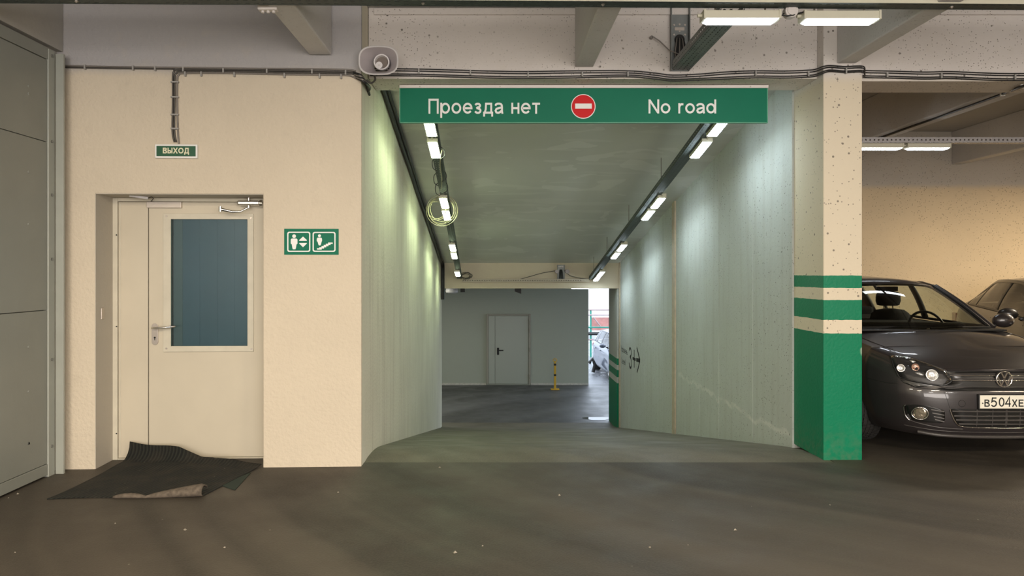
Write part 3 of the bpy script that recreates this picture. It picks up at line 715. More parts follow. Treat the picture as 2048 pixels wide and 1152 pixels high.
# diagonal tray running into the depth, and the upright one on the beam
tray('cable_tray', (1.60, 4.74, 3.185), (1.60, 6.10, 3.185), .15, .065, M_TRAY, 'dark perforated cable tray running from the lamps back to the upright tray', side=Vector((-1,0,0)), rows=4, pitch=.045, hole=(.024,.008))
vt = empty('upright_cable_tray', (X_(1360,6.08), 6.08, 3.18), label='upright grey cable channel on the beam with a bundle of black cables', cat='cable tray')
hw = .075; zt = .52
MB().box(-hw, hw, .018, .022, 0, zt).build('channel_back', M_TRAY, vt)
for s_ in (-1, 1): MB().box(s_*hw-.003, s_*hw+.003, -.03, .022, 0, zt).build('channel_side', M_TRAY, vt)
for (x, z) in ((0, .48), (0, .385), (-.045, .38), (.045, .38), (-.045, .30), (.045, .30), (0,.33)): MB().cyl((x, .013, z), (x, .018, z), .008, 10).build('rivet', M_STEEL, vt)
MB().box(-.04,.04,.013,.018,.335,.36).build('label_plate', M_STEEL, vt)
MB().cyl((0, .012, .26), (0, .017, .26), .042, 20).build('cable_hole', M_DARK, vt)
for i in range(11):
    a = -.035+.007*i; random.seed(i)
    MB().tube([(a*.6, .012, .27), (a*.8, -.012, .255), (a*1.2, -.018, .17), (a*1.3+random.uniform(-.008,.008), -.02, .08), (a, -.06, .03)], .0055, 6).build('cable', M_CABLE if i % 4 else M_CABLEG, vt, smooth=60)
p0 = P(1303, 75, 6.09); p1 = P(1357, 110, 6.02)
pts = [p0, p0+Vector((.01,-.02,0)), mix(p0, p1, .3)+Vector((0,0,.015)), mix(p0, p1, .65)+Vector((0,0,-.01)), p1+Vector((.02,0,0))]
tag(MB().cyl(p0+Vector((0,.015,0)), p0+Vector((0,-.012,0)), .014, 10).tube(pts, .005, 6).build('loose_cable', M_CABLEG, smooth=50), 'thin grey loose cable drooping from a wall stub into the upright channel', 'cable')
# bay tray and ramp trays
tray('cable_tray', (2.99, 8.32, Z_(284.5,8.3)), (9.6, 8.32, Z_(284.5,8.3)+.0), .10, .06, mat('bay_tray_metal', (.50,.49,.50), .4, .4), 'pale perforated cable tray over the parking bay behind the column', rows=3, pitch=.048, hole=(.016,.018))
tray('cable_tray', (2.09, 6.6, 4.165-.1796*6.6), (2.09, 15.5, 4.165-.1796*15.5), .12, .06, M_TRAYD, 'sloping dark cable tray along the right side of the ramp ceiling', side=Vector((-1,0,0)), rows=3, pitch=.06)
tray('cable_tray', (-.545, 6.6, 4.165-.1796*6.6), (-.69, 15.45, 4.165-.1796*15.45), .10, .06, M_TRAYD, 'sloping dark cable tray along the left side of the ramp ceiling', side=Vector((-1,0,0)), rows=3, pitch=.06)
tray('cable_tray', (-.70, 15.58, Z_(563.5,15.6)), (1.98, 15.58, Z_(563.5,15.6)), .10, .06, mat('tan_tray', (.40,.35,.27), .5), 'narrow tan cable tray along the low beam at the ramp foot', rows=2, pitch=.05, hole=(.02,.016))
rods = []
for ri, Y in enumerate((8.9, 11.05, 13.2, 15.0)):
    z = 4.165-.1796*Y
    tag(MB().cyl((2.0, Y, z+.0), (2.0, Y, cz(Y)), .005, 6).build('hanger_rod', M_CABLEG), 'thin threaded rod hanging the right ramp tray from the ceiling, '+ORD[ri]+' from the green sign', 'rod', 'hanger rods of the right ramp tray')
# upright bracket on the low beam
br = empty('upright_cable_tray', (X_(1122,15.66), 15.66, Z_(560,15.66)), label='short perforated upright channel with dark cables on the low beam at ramp foot', cat='cable tray')
MB().box(-.075,.075,.015,.03,0,.32).build('channel_back', M_TRAY, br)
for s_ in (-1,1): MB().box(s_*.075-.004, s_*.075+.004, -.03,.03,0,.32).build('channel_side', M_TRAY, br)
for x in (-.04,0,.04): MB().cyl((x,.01,.28),(x,.015,.28),.008,8).build('rivet', M_STEEL, br)
for i in range(5): MB().tube([(-.02+.01*i,.01,.22),(-.03+.015*i,-.02,.15),(-.04+.02*i,-.03,.02)], .009, 6).build('cable', M_CABLE, br)
for px, r in ((1114,.04), (1135,.045)):
    c = P(px, 543, 15.6); tag(MB().cyl(c+Vector((0,.10,0)), c, r, 12).build('junction_box', M_CABLEM), 'round brown junction box %s the short upright channel on the low beam' % ('left of' if px < 1120 else 'right of'), 'box')
def wire(name, pts, r, mt, label, cat='cable', group=None, n=6):
    # smooth through points (Catmull-Rom)
    pts = [Vector(p) for p in pts]; o = []
    for i in range(len(pts)-1):
        a = pts[max(i-1,0)]; b = pts[i]; c = pts[i+1]; d = pts[min(i+2, len(pts)-1)]
        for k in range(6):
            t = k/6; o.append(.5*((2*b)+(c-a)*t+(2*a-5*b+4*c-d)*t*t+(3*b-a-3*c+d)*t**3))
    o.append(pts[-1]); return tag(MB().tube(o, r, n).build(name, mt, smooth=70), label, cat, group)
YL = 15.62
wire('cable', [P(1115,541,YL), P(1085,546,YL), P(1060,553,YL), P(1040,558.5,YL-.01)], .008, M_CABLEM, 'thin brown cable drooping left from the low beam channel')
wire('cable', [P(1128,540,YL), P(1140,551,YL-.02), P(1160,556,YL-.03), P(1180,559,YL-.03)], .008, M_CABLEM, 'brown cable running right from the low beam channel')
random.seed(3)
pts = []
for i in range(26):
    t = i*1.15; pts.append(P(931+10*math.cos(t)+random.uniform(-4,4), 552+6*math.sin(t)+random.uniform(-2,2), 15.45+.05*math.sin(i)))
wire('cable_tangle', pts, .006, M_CABLEM, 'tangle of thin brown cable beside the last left ramp lamp')

# ------------------------------------------------------------------ lamps
def lens_mat(name, c, s): return mat(name, c, .4, emit=(c, s))
M_LC = lens_mat('cool_lens', (.86,.93,1), 22); M_LG = lens_mat('green_lens', (.80,1,.62), 42); M_LB = lens_mat('blue_white_lens', (.80,.93,1), 46)
def lamp(name, lens, L=.48, label=None, group=None):
    r = empty(name, label=label, cat='lamp', group=group); w = .05
    MB().box(-L/2, L/2, -w, w, -.052, 0).build('housing', M_BEIGE, r, bevel=.004)
    for s_ in (-1, 1): MB().box(s_*(L/2-.005)-.008, s_*(L/2-.005)+.008, -w-.004, w+.004, -.055, .003).build('end_clip', M_BEIGE, r, bevel=.002)
    z0, z1 = -.053, -.068; a = L/2-.012; b = L/2-.035
    m = MB().add([(-a,-w+.003,z0),(a,-w+.003,z0),(a,w-.003,z0),(-a,w-.003,z0),(-b,-w+.014,z1),(b,-w+.014,z1),(b,w-.014,z1),(-b,w-.014,z1)],
             [(0,1,2,3),(4,7,6,5),(0,4,5,1),(1,5,6,2),(2,6,7,3),(3,7,4,0)])
    m.build('lens', lens, r)
    for x in (-L*.33, L*.33): MB().cyl((x, 0, 0), (x, 0, .04), .006, 8).box(x-.012, x+.012, -.012, .012, .0, .008).build('hanger', M_STEEL, r)
    MB().cyl((-L/2-.03, 0, -.02), (-L/2, 0, -.02), .012, 10).build('cable_gland', M_BEIGE, r)
    return r
la = lamp('tube_lamp', M_LC, .487); la.location = (X_(1486,4.7), 4.755, 3.192); tag(la, 'left one of two beige tube lamps under the tray at top right')
lb = copy_tree(la); lb.location = (X_(1688,4.7), 4.765, 3.192); tag(lb, 'right one of two beige tube lamps under the tray at top right')
for o_ in (la, lb): o_['group'] = 'tube lamps under the hall tray'
for i, px in enumerate((1762, 1856)):
    lc = copy_tree(la); lc.location = (X_(px, 8.4)+.0, 8.42, Z_(287,8.4)); lc['group'] = 'tube lamps over the bay'
    tag(lc, ('tube lamp over the bay partly hidden by the column', 'tube lamp over the bay right of the one next to the column')[i])
# junction box and leads between the two near lamps
jx = X_(1583, 4.72)
jb = empty('junction_box', (jx, 4.74, 3.17), label='small pinkish junction box between the two near tube lamps', cat='box')
MB().cyl((0,-.03,.02),(0,.03,.02),.042,16).build('housing', M_BOX, jb, smooth=40, bevel=.004); MB().cyl((0,-.035,.02),(0,-.03,.02),.03,16).build('lid', M_BOX, jb, smooth=40)
MB().tube([(-.04,0,.01),(-.06,-.02,-.008),(-.03,-.03,-.015),(.01,-.03,-.01),(.03,-.02,0),(.08,-.01,.015)],.005,6).build('lead', M_CABLE, jb, smooth=60)
jb2 = empty('junction_box', P(534, 12, 4.72), label='white junction box on the tray end near the left ceiling rib', cat='box')
MB().box(-.062,.062,0,.05,-.022,.05).build('housing', M_BOX, jb2, bevel=.006); MB().cyl((.025,-.004,.015),(.025,0,.015),.014,14).build('knockout', M_WPLASTIC, jb2)
for x in (-.035, 0, .035): MB().cyl((x,.025,-.036),(x,.025,-.02),.010,8).build('cable_gland', M_BOX, jb2)

slope = math.atan(.1796)
pairs = [6.95, 7.575, 9.56, 10.18, 12.28, 12.92, 14.70, 15.28]
names = ['half hidden behind the green sign', 'second from the sign', 'third from the sign', 'fourth from the sign', 'fifth from the sign', 'sixth from the sign', 'second from the ramp foot', 'nearest the ramp foot']
def rl(lens, x, Y, label, group, src=None):
    r = lamp('ramp_lamp', lens, .49) if src is None else copy_tree(src)
    z = 4.165-.1796*Y
    r.matrix_world = Matrix.Translation((x, Y, z+.02)) @ Matrix.Rotation(-slope, 4, 'X') @ Matrix.Rotation(PI/2, 4, 'Z')
    return tag(r, label, 'lamp', group)
s1 = s2 = None
for i, Y in enumerate(pairs):
    r = rl(M_LB, 2.105, Y, 'blue-white ramp lamp on the right tray, '+names[i], 'blue-white lamps along the right ramp tray', s1); s1 = s1 or r
for i, Y in enumerate(pairs[:7]):
    n = names[i] if i < 6 else 'nearest the ramp foot'
    r = rl(M_LG, mix(-.62, -.745, (Y-7.5)/7.2), Y, 'greenish ramp lamp on the left tray, '+n, 'greenish lamps along the left ramp tray', s2); s2 = s2 or r

# coil of spare cable hanging at the left lamps
co = empty('cable_coil', P(884, 421, 9.7), label='loose coil of thin yellowish cable hanging from the left ramp tray', cat='cable')
random.seed(11)
for k in range(7):
    R = .205-.012*k if k < 5 else .12; cx_ = random.uniform(-.02,.02)-(.05 if k > 4 else 0); cz_ = random.uniform(-.02,.02)
    MB().tube([(cx_+R*math.cos(t*2*PI/30), -.02*k/3+.02*math.sin(t*.6+k), cz_+R*1.02*math.sin(t*2*PI/30)) for t in range(31)], .0045, 5, False).build('loop', M_WIRE, co, smooth=60)
wire('cable', [P(884,300,7.6), P(880,330,8.0), P(884,360,8.6), P(881,392,9.4), P(883,410,9.6)], .005, M_WIRE, 'thin yellowish cable hanging from the left tray down to the coil')
for k, (y0, Y) in enumerate(((322, 8.05), (352, 8.5), (372, 8.9))):
    x0 = 868+k*3
    wire('cable', [P(x0+4, y0-8, Y), P(x0-3, y0, Y), P(x0-2, y0+14, Y), P(x0+6, y0+20, Y)], .005, M_CABLE, 'short black wire loop bulging left of the left ramp tray, '+('nearest the sign', 'the middle one', 'nearest the coil')[k], group='black wire loops at the left ramp tray')
for k, (y0, Y) in enumerate(((300, 7.6), (345, 8.4), (368, 8.8))):
    x0 = 883+k*3
    wire('cable', [P(x0-4, y0-8, Y), P(x0+5, y0, Y), P(x0+6, y0+12, Y), P(x0-2, y0+18, Y)], .005, M_CABLE, 'short black wire loop bulging right of the left ramp tray, '+('nearest the sign', 'the middle one', 'nearest the coil')[k], group='black wire loops right of the left ramp tray')

# ------------------------------------------------------------------ wall cables with clips
def wl_pts(lst, d=-.012): return [MW @ Vector((WL(px, py)[0], d, WL(px, py)[1])) for px, py in lst]
runs = [('upper', [(107,131.5),(200,134),(300,135.5),(400,136.5),(500,138),(600,138.5),(690,140),(712,143)], M_CABLEG, 'uppermost grey conduit along the cream wall from the gate to the horn'),
        ('second', [(350,285),(346,262),(347,200),(347,152),(350,144),(358,140),(440,139.5),(560,142),(640,143),(700,144.5),(715,148)], M_CABLEM, 'leftmost dark conduit dropping to the exit sign'),
        ('third', [(354,285),(350,262),(350.5,200),(351,154),(355,147),(364,143.5),(440,143),(560,145.5),(640,146.5),(700,148),(714,152)], M_CABLEM, 'middle dark conduit dropping to the exit sign'),
        ('fourth', [(359,288),(357,262),(355.5,200),(356,158),(359,151),(368,147.5),(440,147),(560,149.5),(640,150.5),(695,151.5),(713,158)], M_CABLEG, 'rightmost conduit dropping to the exit sign')]
for k, pts, mt, lb_ in runs: wire('conduit', wl_pts(pts), .0065, mt, lb_, 'cable')
wire('conduit', wl_pts([(107,134.8),(200,137),(300,138.2),(350,138.8)], -.010), .006, M_CABLEM, 'thin dark conduit just under the uppermost one beside the gate', 'cable')
for ci, (px, py) in enumerate(((172,134),(268,136),(312,137),(368,139),(372,148),(404,148),(448,141),(470,149),(535,142),(570,151),(625,143),(640,152),(683,153),(692,145))):
    x, z = WL(px, py); tag(MB().box(x-.006, x+.006, -.026, 0, z-.022, z+.014).build('cable_clip', M_CLIP, M=MW, bevel=.002), 'tiny pale clip on the cream wall conduits, '+ORD[ci]+' counting right from the gate', 'clip', 'clips of the conduits on the cream wall')
for ci, py in enumerate((165, 195, 230, 258)):
    x, z = WL(351, py); tag(MB().box(x-.03, x+.03, -.024, 0, z-.006, z+.006).build('cable_clip', M_CLIP, M=MW, bevel=.002), 'tiny clip on the conduits dropping to the exit sign, '+ORD[ci]+' from the top', 'clip', 'clips on the drop to the exit sign')
# bundle turning the corner under the horn
random.seed(5)
for k in range(5):
    a = P(708+k*1.5, 146+k*2.5, 5.77); b = P(722+k*2, 151+k*3.5, 5.74); c = P(732+k*2, 166+k*2.5, 5.95); d = P(739+k, 190-k, 6.12)
    wire('conduit', [a, b, c, d+Vector((-.01*k,0,0))], .010, (M_CABLE, M_CABLEG)[k % 2], ('black' if k%2 == 0 else 'grey')+' cable of the bundle turning the corner below the horn, '+ORD[k]+' from the left', 'cable', 'bundle of cables below the horn')
wire('conduit', [P(740,140,5.8), P(748,150,5.82), P(750,160,5.84), P(742,166,5.86), P(733,160,5.86)], .008, M_CABLEM, 'loop of dark cable right under the horn', 'cable')
# along beam
YBF = YB0-.012
def beam_run(lst, label, r=.0050, mt=M_CABLE): wire('cable', [P(x, y, Y) if Y else P(x, y, YBF) for x, y, Y in lst], r, mt, label)
L1 = [(740,137,0),(800,137.5,0),(860,138.5,0),(960,141.5,0),(1050,143,0),(1150,141.5,0),(1255,141.5,0),(1310,146,0),(1345,150,0),(1400,148,0),(1450,144,0),(1510,141.5,0),(1570,142,0),(1620,140,0),(1634,137.5,6.09),(1644,133.5,5.975)]
for k, (dy, nm) in enumerate(((0,'uppermost'),(4.2,'second'),(10.5,'third'),(14,'lowest'))):
    pts = [(x, y+dy-(2.0 if (dy > 6 and 1200 < x < 1420) else 0)+(0 if x < 1600 else 0), Y) for x, y, Y in L1]
    pts += [(1660,131+dy*.85,5.985),(1690,133+dy*.85,5.985),(1712,132+dy*.85,5.985),(1723,132+dy*.85,5.985),(1728.5,134+dy*.9,5.99)]
    pts += [(1730,139+dy*.95,6.05),(1731,141+dy,0),(1780,142+dy,0),(1850,144+dy,0),(1900,143+dy,0),(1960,145.5+dy,0),(2010,147+dy,0),(2060,147+dy,0),(2200,148+dy,0)]
    beam_run(pts, nm+' black cable of the four strung along the concrete beam and column')
for ci, (px, py) in enumerate(((838,142),(941,144),(1056,148),(1164,147),(1255,147),(1510,146),(1615,147),(1772,149),(1880,151),(2027,153))):
    p = P(px, py, YB0); tag(MB().box(p.x-.006, p.x+.006, YB0-.028, YB0, p.z-.03, p.z+.012).build('cable_clip', M_CLIP, bevel=.002), 'tiny clip holding the black cables on the concrete beam, '+ORD[ci]+' from the horn', 'clip', 'clips of the cables on the beam')
p = P(1690, 141, 6.0); tag(MB().box(p.x-.005, p.x+.005, 5.972, 6.0, p.z-.03, p.z+.012).build('cable_clip', M_CLIP), 'tiny clip holding the cables across the striped column', 'clip')
# black cable pair in the corner of the left ramp wall and ceiling
for k, lab in ((0, 'thick black cable'), (1, 'second black cable')):
    pts = []
    for i in range(14):
        Y = mix(6.55, 15.6, i/13); pts.append((lx(Y)+.03+.035*k, Y, cz(Y)-.045-.02*(k == 0)+.006*math.sin(i*2)))
    pts += [(lx(15.6)+.03+.035*k, 15.64, 1.3), (lx(15.6)+.03+.035*k, 15.66, .95)]
    wire('cable', pts, .022-.004*k, M_CABLE, lab+' running down the corner of left ramp wall and ceiling')
# conduit on the bay rib
pa = Vector((4.925, 6.0, 3.19)); pb = Vector((4.925, 9.3, 3.19))
wire('conduit', [P(2120,153,5.9), P(2048,172,6.15), P(2000,190,6.75), P(1900,226,7.74), (4.76, 8.5, 3.187), (4.76, 9.15, 3.185), (4.66, 9.4, 3.17)], .013, M_CABLE, 'dark conduit sloping along the rib over the parking bay', 'cable')
for px, py, Y in ((2005,188,6.7),(2046,172,6.22)): p = P(px, py, Y); tag(MB().box(p.x-.02, p.x+.02, p.y-.01, p.y+.01, p.z-.02, p.z+.02).build('cable_clip', M_SWHITE, bevel=.003), 'white clip on the sloping bay conduit, '+('the lower one' if px < 2030 else 'the upper one'), 'clip')

# ------------------------------------------------------------------ lower hall things
bo = empty('bollard', (X_(1110,21.3), 21.3, -1.851), label='yellow folding parking post with black bands near the far wall', cat='bollard')
def zz(py): return Z_(py, 21.3)+1.851
MB().box(-.12,.12,-.1,.1,0,.02).build('base_plate', M_YEL, bo, bevel=.004); MB().box(-.03,.03,-.03,.03,.02,zz(722)).build('post', M_YEL, bo, bevel=.006)
for a_, b_ in ((731,727),(752,748)): MB().box(-.032,.032,-.032,.032,zz(a_),zz(b_)).build('black_band', M_BLACKP, bo)
MB().tube([(-.05,0,zz(723)),(-.05,0,zz(719)),(0,0,zz(717)),(.05,0,zz(719)),(.05,0,zz(723))],.012,8).build('handle', M_YEL, bo)
dl = empty('dome_lamp', P(904,577,19), label='pale round dome lamp under the lower ceiling at left', cat='lamp')
rings = [[(r*math.cos(2*PI*i/28), r*math.sin(2*PI*i/28), z) for i in range(28)] for r, z in ((.03,.06),(.10,.05),(.15,.0),(.165,-.06),(.155,-.10),(.10,-.125),(.01,-.13))]
MB().loft(rings, True, True).build('shade', M_WPLASTIC, dl, smooth=50); MB().cyl((0,0,.05),(0,0,1.35-dl.location.z),.02,8).build('stem', M_CABLE, dl)
dg = P(925,582,19); tag(MB().box(dg.x-.05,dg.x+.06,18.95,19.05,dg.z-.03,1.35).build('ceiling_bracket', M_CABLE, bevel=.005), 'small dark ceiling bracket right of the dome lamp', 'bracket')
dg = P(1036,583,18.5); tag(MB().prism([(-.08,0),(.08,-.06),(.08,.75),(-.08,.75)], lambda u, v: (dg.x+u, 18.5, dg.z+v-.0), lambda u, v: (dg.x+u, 18.56, dg.z+v)).build('ceiling_bracket', M_CABLE), 'dark slanting duct end hanging in the middle of the lower hall', 'bracket')
ll = copy_tree(la); ll.location = (X_(1160,19), 19, 1.17); tag(ll, 'lit tube lamp under the lower hall ceiling near the bright opening', 'lamp'); del ll['group']
ll2 = copy_tree(la); ll2.location = (X_(1106,18.2), 18.2, 1.19); tag(ll2, 'tube lamp under the lower hall ceiling left of the lit one', 'lamp'); del ll2['group']
for q_ in (ll, ll2): MB().cyl((-.15, 0, .03), (-.15, 0, 1.351-q_.location.z), .006, 8).cyl((.15, 0, .03), (.15, 0, 1.351-q_.location.z), .006, 8).build('hanger_rod', M_STEEL, q_)
for c_ in kids(ll2):
    if c_.name.startswith('lens'): c_.data = c_.data.copy(); c_.data.materials.clear(); c_.data.materials.append(mat('unlit_lens', (.7,.62,.6), .4))
    
M_WATER = mat('puddle_water', (.05,.055,.06), .03, 0)
pd = []
random.seed(2)
for i in range(26): t = 2*PI*i/26; pd.append((2.36+.30*math.cos(t)*(1+.25*math.sin(3*t)), 17.05+.22*math.sin(t)*(1+.2*math.cos(2*t))))
tag(MB().prism(pd, lambda u, v: (u, v, -1.846), lambda u, v: (u, v, -1.850)).build('puddle', M_WATER), 'small bright puddle on the floor beside the green column foot', 'puddle')
# outside: scaffold with red netting, pale building
M_GREENP = mat('scaffold_green', (.02,.22,.16), .5); M_SCF = mat('scaffold_tube', (.30,.22,.22), .5); M_NET = mat('red_netting', (.50,.22,.19), .7, noise=.35, nscale=3)
M_SNOW = mat('white_facade', (.9,.9,.9), .8)
Yo = 30.0
sc_ = empty('scaffold', (X_(1182,Yo), Yo, -1.9), label='scaffold of green and dark tubes seen through the bright opening', cat='scaffold')
sx, sy, sz = sc_.location
for px in (1181.5, 1265, 1340): MB().cyl((X_(px,Yo)-sx, 0, 0), (X_(px,Yo)-sx, 0, Z_(620,Yo)-sz), .04, 8).build('post', M_GREENP, sc_)
for py, mt in ((619.5,M_SCF),(630,M_SCF),(654.5,M_GREENP),(667,M_CABLE),(679,M_SCF)): MB().cyl((X_(1172,Yo)-sx, -.05, Z_(py,Yo)-sz), (X_(1345,Yo)-sx, -.05, Z_(py,Yo)-sz), .03 if mt != M_CABLE else .07, 8).build('rail', mt, sc_)
MB().cyl((X_(1186,Yo)-sx,-.1,Z_(634,Yo)-sz),(X_(1200,Yo)-sx,-.1,Z_(652,Yo)-sz),.025,8).build('brace', M_SCF, sc_)
tag(MB().box(X_(1184,Yo), X_(1345,Yo), Yo+.35, Yo+.37, Z_(662,Yo), Z_(636,Yo)).build('safety_netting', M_NET), 'pale red safety netting behind the scaffold outside', 'netting')
tag(MB().box(-14, 40, 48, 49, -1.9, 6).build('building', M_SNOW), 'overexposed white building beyond the yard', 'building')
tag(MB().tube([(X_(1178,25),25,-1.55),(X_(1186,25)-.02,25,-1.40),(X_(1190,25),25,-1.6),(X_(1186,25),25,-1.85)],.06,8).build('hose', M_RUBBER, smooth=50), 'dark hose lying by the rear wheel of the silver car outside', 'hose')

# ------------------------------------------------------------------ door mats
M_MAT = None
g = NT('ribbed_green_black_mat', .95)
dirv = g.math('ADD', g.math('MULTIPLY', g.sep.outputs[0], 1.0), g.math('MULTIPLY', g.sep.outputs[1], -.25))
wv = g.math('SINE', g.math('MULTIPLY', dirv, 210)); c = g.mixc(g.rng(wv, -.2, .7), (.006,.007,.006), (.020,.022,.016))
c = g.mixc(g.rng(g.noise(6, 5), .45, .75, 0, .75), c, (.036,.030,.021)); c = g.mixc(g.pits(40, .2, 12, None, .86), c, (.28,.26,.2))
g.color(c); g.bump(wv, .7, .004); M_MAT = g.m
M_MATB = mat('mat_underside', (.13,.105,.08), .9, noise=.4, nscale=40)
dm = empty('door_mat', (-2.4, 5.5, 0), label='rumpled dark ribbed doormat pushed up against the cream door', cat='mat')
A, B, C, D = Vector((-3.0,4.95,0)), Vector((-1.98,5.02,0)), Vector((-1.83,5.80,0)), Vector((-2.93,6.02,0))
NU, NV = 48, 30; rings = []
hgt = [(0,.145),(.08,.135),(.25,.125),(.38,.12),(.48,.08),(.55,.045),(.65,.035),(.8,.04),(.92,.015),(1,.004)]
for j in range(NV+1):
    v = j/NV; row = []
    for i in range(NU+1):
        u = i/NU; p = mix(mix(A, B, u), mix(D, C, u), v)
        hz = interp(hgt, u)*max(0, (v-.86)/.14)**1.5 + .02*math.exp(-((v-.8)/.12)**2)*math.exp(-((u-.35)/.3)**2) + .010*math.sin(u*9+v*5)**2*(.3+.7*v)
        p = p.copy(); p.z = .006+hz; p.y -= max(0, (v-.9)/.1)*hz*.5*(1-u*.5)
        # raised edge leans on the door
        p.y += .012*math.sin(u*7)*(1-v); p.x += .02*math.sin(v*6)*(1-u)
        row.append(p-dm.location)
    rings.append(row)
MB().loft(rings, False).build('mat_sheet', M_MAT, dm, smooth=60, solid=.006, recalc=False)
rings = []
for i in range(31):
    u = mix(.42, 1.0, i/30); p = mix(A, B, u); r = .004+.036*max(0, (u-.64)/.36)**.7*(1 if u < .985 else .8) if u > .64 else .004+.010*math.sin((u-.42)/.22*PI)
    p = p+Vector((0, -.0+.012*math.sin(u*7), 0)); rings.append([p-dm.location+Vector((0, -r*math.cos(a)*1.2+(.09 if a > 2.6 else 0)*r*8, r+.003+r*math.sin(a)*(1.0))) for a in [mix(-PI/2, PI*1.0, k/10) for k in range(11)]])
tag(MB().loft(rings, False).build('folded_edge', M_MATB, dm, smooth=60, solid=.004, recalc=False), 'curled front edge showing the brown underside')
pl = [(X_(445,5.2),Z_(0,1)) for _ in ()]
def G(px, py): Y = H*F/(py-VY); return X_(px, Y), Y
poly = [G(443,972), G(470,981), G(492,957), G(502,946), G(480,955)]
tag(MB().prism(poly, lambda u, v: (u, v, .001), lambda u, v: (u, v, .006)).build('mat_scrap', mat('green_mat_scrap', (.02,.035,.026), .9)), 'small dark green mat corner sticking out under the doormat', 'mat')
# grit on the floor
random.seed(21); gritm = MB().add([(.012,0,0),(-.006,.011,0),(-.009,-.009,0),(0,0,.010),(.004,.012,.003)], [(0,1,3),(1,2,3),(2,0,3),(0,4,1)])
first = None
for px, py in ((17,996),(35,988),(230,1047),(370,1060),(450,1095),(540,1060),(676,985),(880,935),(965,1092),(1118,991),(1470,1060),(1376,1090),(1300,1095),(910,1105),(1660,1010),(30,1105)):
    x, y = G(px, py)
    if first is None: first = o = gritm.build('grit', mat('grit_stone', (.30,.27,.22), .9))
    else: o = first.copy(); COL.objects.link(o)
    o.location = (x, y, .0); s_ = random.uniform(.4, 1.1); o.scale = (s_, s_, s_); o.rotation_euler = (0, 0, random.uniform(0, 6))
    tag(o, 'tiny chip of stone lying on the bare hall floor', 'stone', 'stone chips on the floor')
# ------------------------------------------------------------------ cars
import bmesh
g = NT('window_glass', .02); nt = g.t; out = nt.nodes['Material Output']
gl = g.n('ShaderNodeBsdfGlossy'); gl.inputs['Roughness'].default_value = .02; tr = g.n('ShaderNodeBsdfTransparent'); tr.inputs['Color'].default_value = (.86,.91,.87,1)
fr = g.n('ShaderNodeFresnel'); fr.inputs[0].default_value = 1.55; mx = g.n('ShaderNodeMixShader'); g.l(fr.outputs[0], mx.inputs[0]); g.l(tr.outputs[0], mx.inputs[1]); g.l(gl.outputs[0], mx.inputs[2]); g.l(mx.outputs[0], out.inputs['Surface'])
M_CGLASS = g.m
g = NT('lamp_cover_glass', .02); nt = g.t; out = nt.nodes['Material Output']
gl = g.n('ShaderNodeBsdfGlossy'); gl.inputs['Roughness'].default_value = .03; tr = g.n('ShaderNodeBsdfTransparent'); tr.inputs['Color'].default_value = (.93,.93,.93,1)
fr = g.n('ShaderNodeFresnel'); fr.inputs[0].default_value = 1.22; mx = g.n('ShaderNodeMixShader'); g.l(fr.outputs[0], mx.inputs[0]); g.l(tr.outputs[0], mx.inputs[1]); g.l(gl.outputs[0], mx.inputs[2]); g.l(mx.outputs[0], out.inputs['Surface'])
M_LCOVER = g.m
def paint(name, c, metal=.55, rough=.32): return mat(name, c, rough, metal, coat=.7)
M_PAINT = paint('graphite_car_paint', (.026,.022,.023), .1, .34)
M_PAINTS = paint('brown_black_car_paint', (.010,.008,.007), 0, .4)
M_SILV = paint('silver_blue_car_paint', (.05,.062,.09), 0, .45)
M_BLK = mat('black_car_plastic', (.012,.012,.012), .4)
M_GRIL = mat('grille_black', (.008,.008,.008), .3, coat=.4)
M_SLAT = mat('grille_slat_grey', (.055,.05,.047), .35)
M_CHR = mat('car_chrome', (.78,.75,.72), .14, 1)
M_REFL = mat('headlamp_reflector', (.88,.87,.84), .3, .75, bump=.6, bscale=40)
M_BEZ = mat('headlamp_bezel', (.035,.034,.034), .35, .3)
M_AMB = mat('indicator_bowl', (.55,.36,.28), .2, .6)
M_SEAT = mat('dark_seat_fabric', (.018,.018,.020), .9)
M_PLATE = mat('number_plate_white', (.80,.77,.66), .4)
M_RIM = mat('wheel_rim', (.35,.34,.33), .3, .8)
M_TAIL = mat('tail_lamp_red', (.25,.01,.01), .15, coat=1)

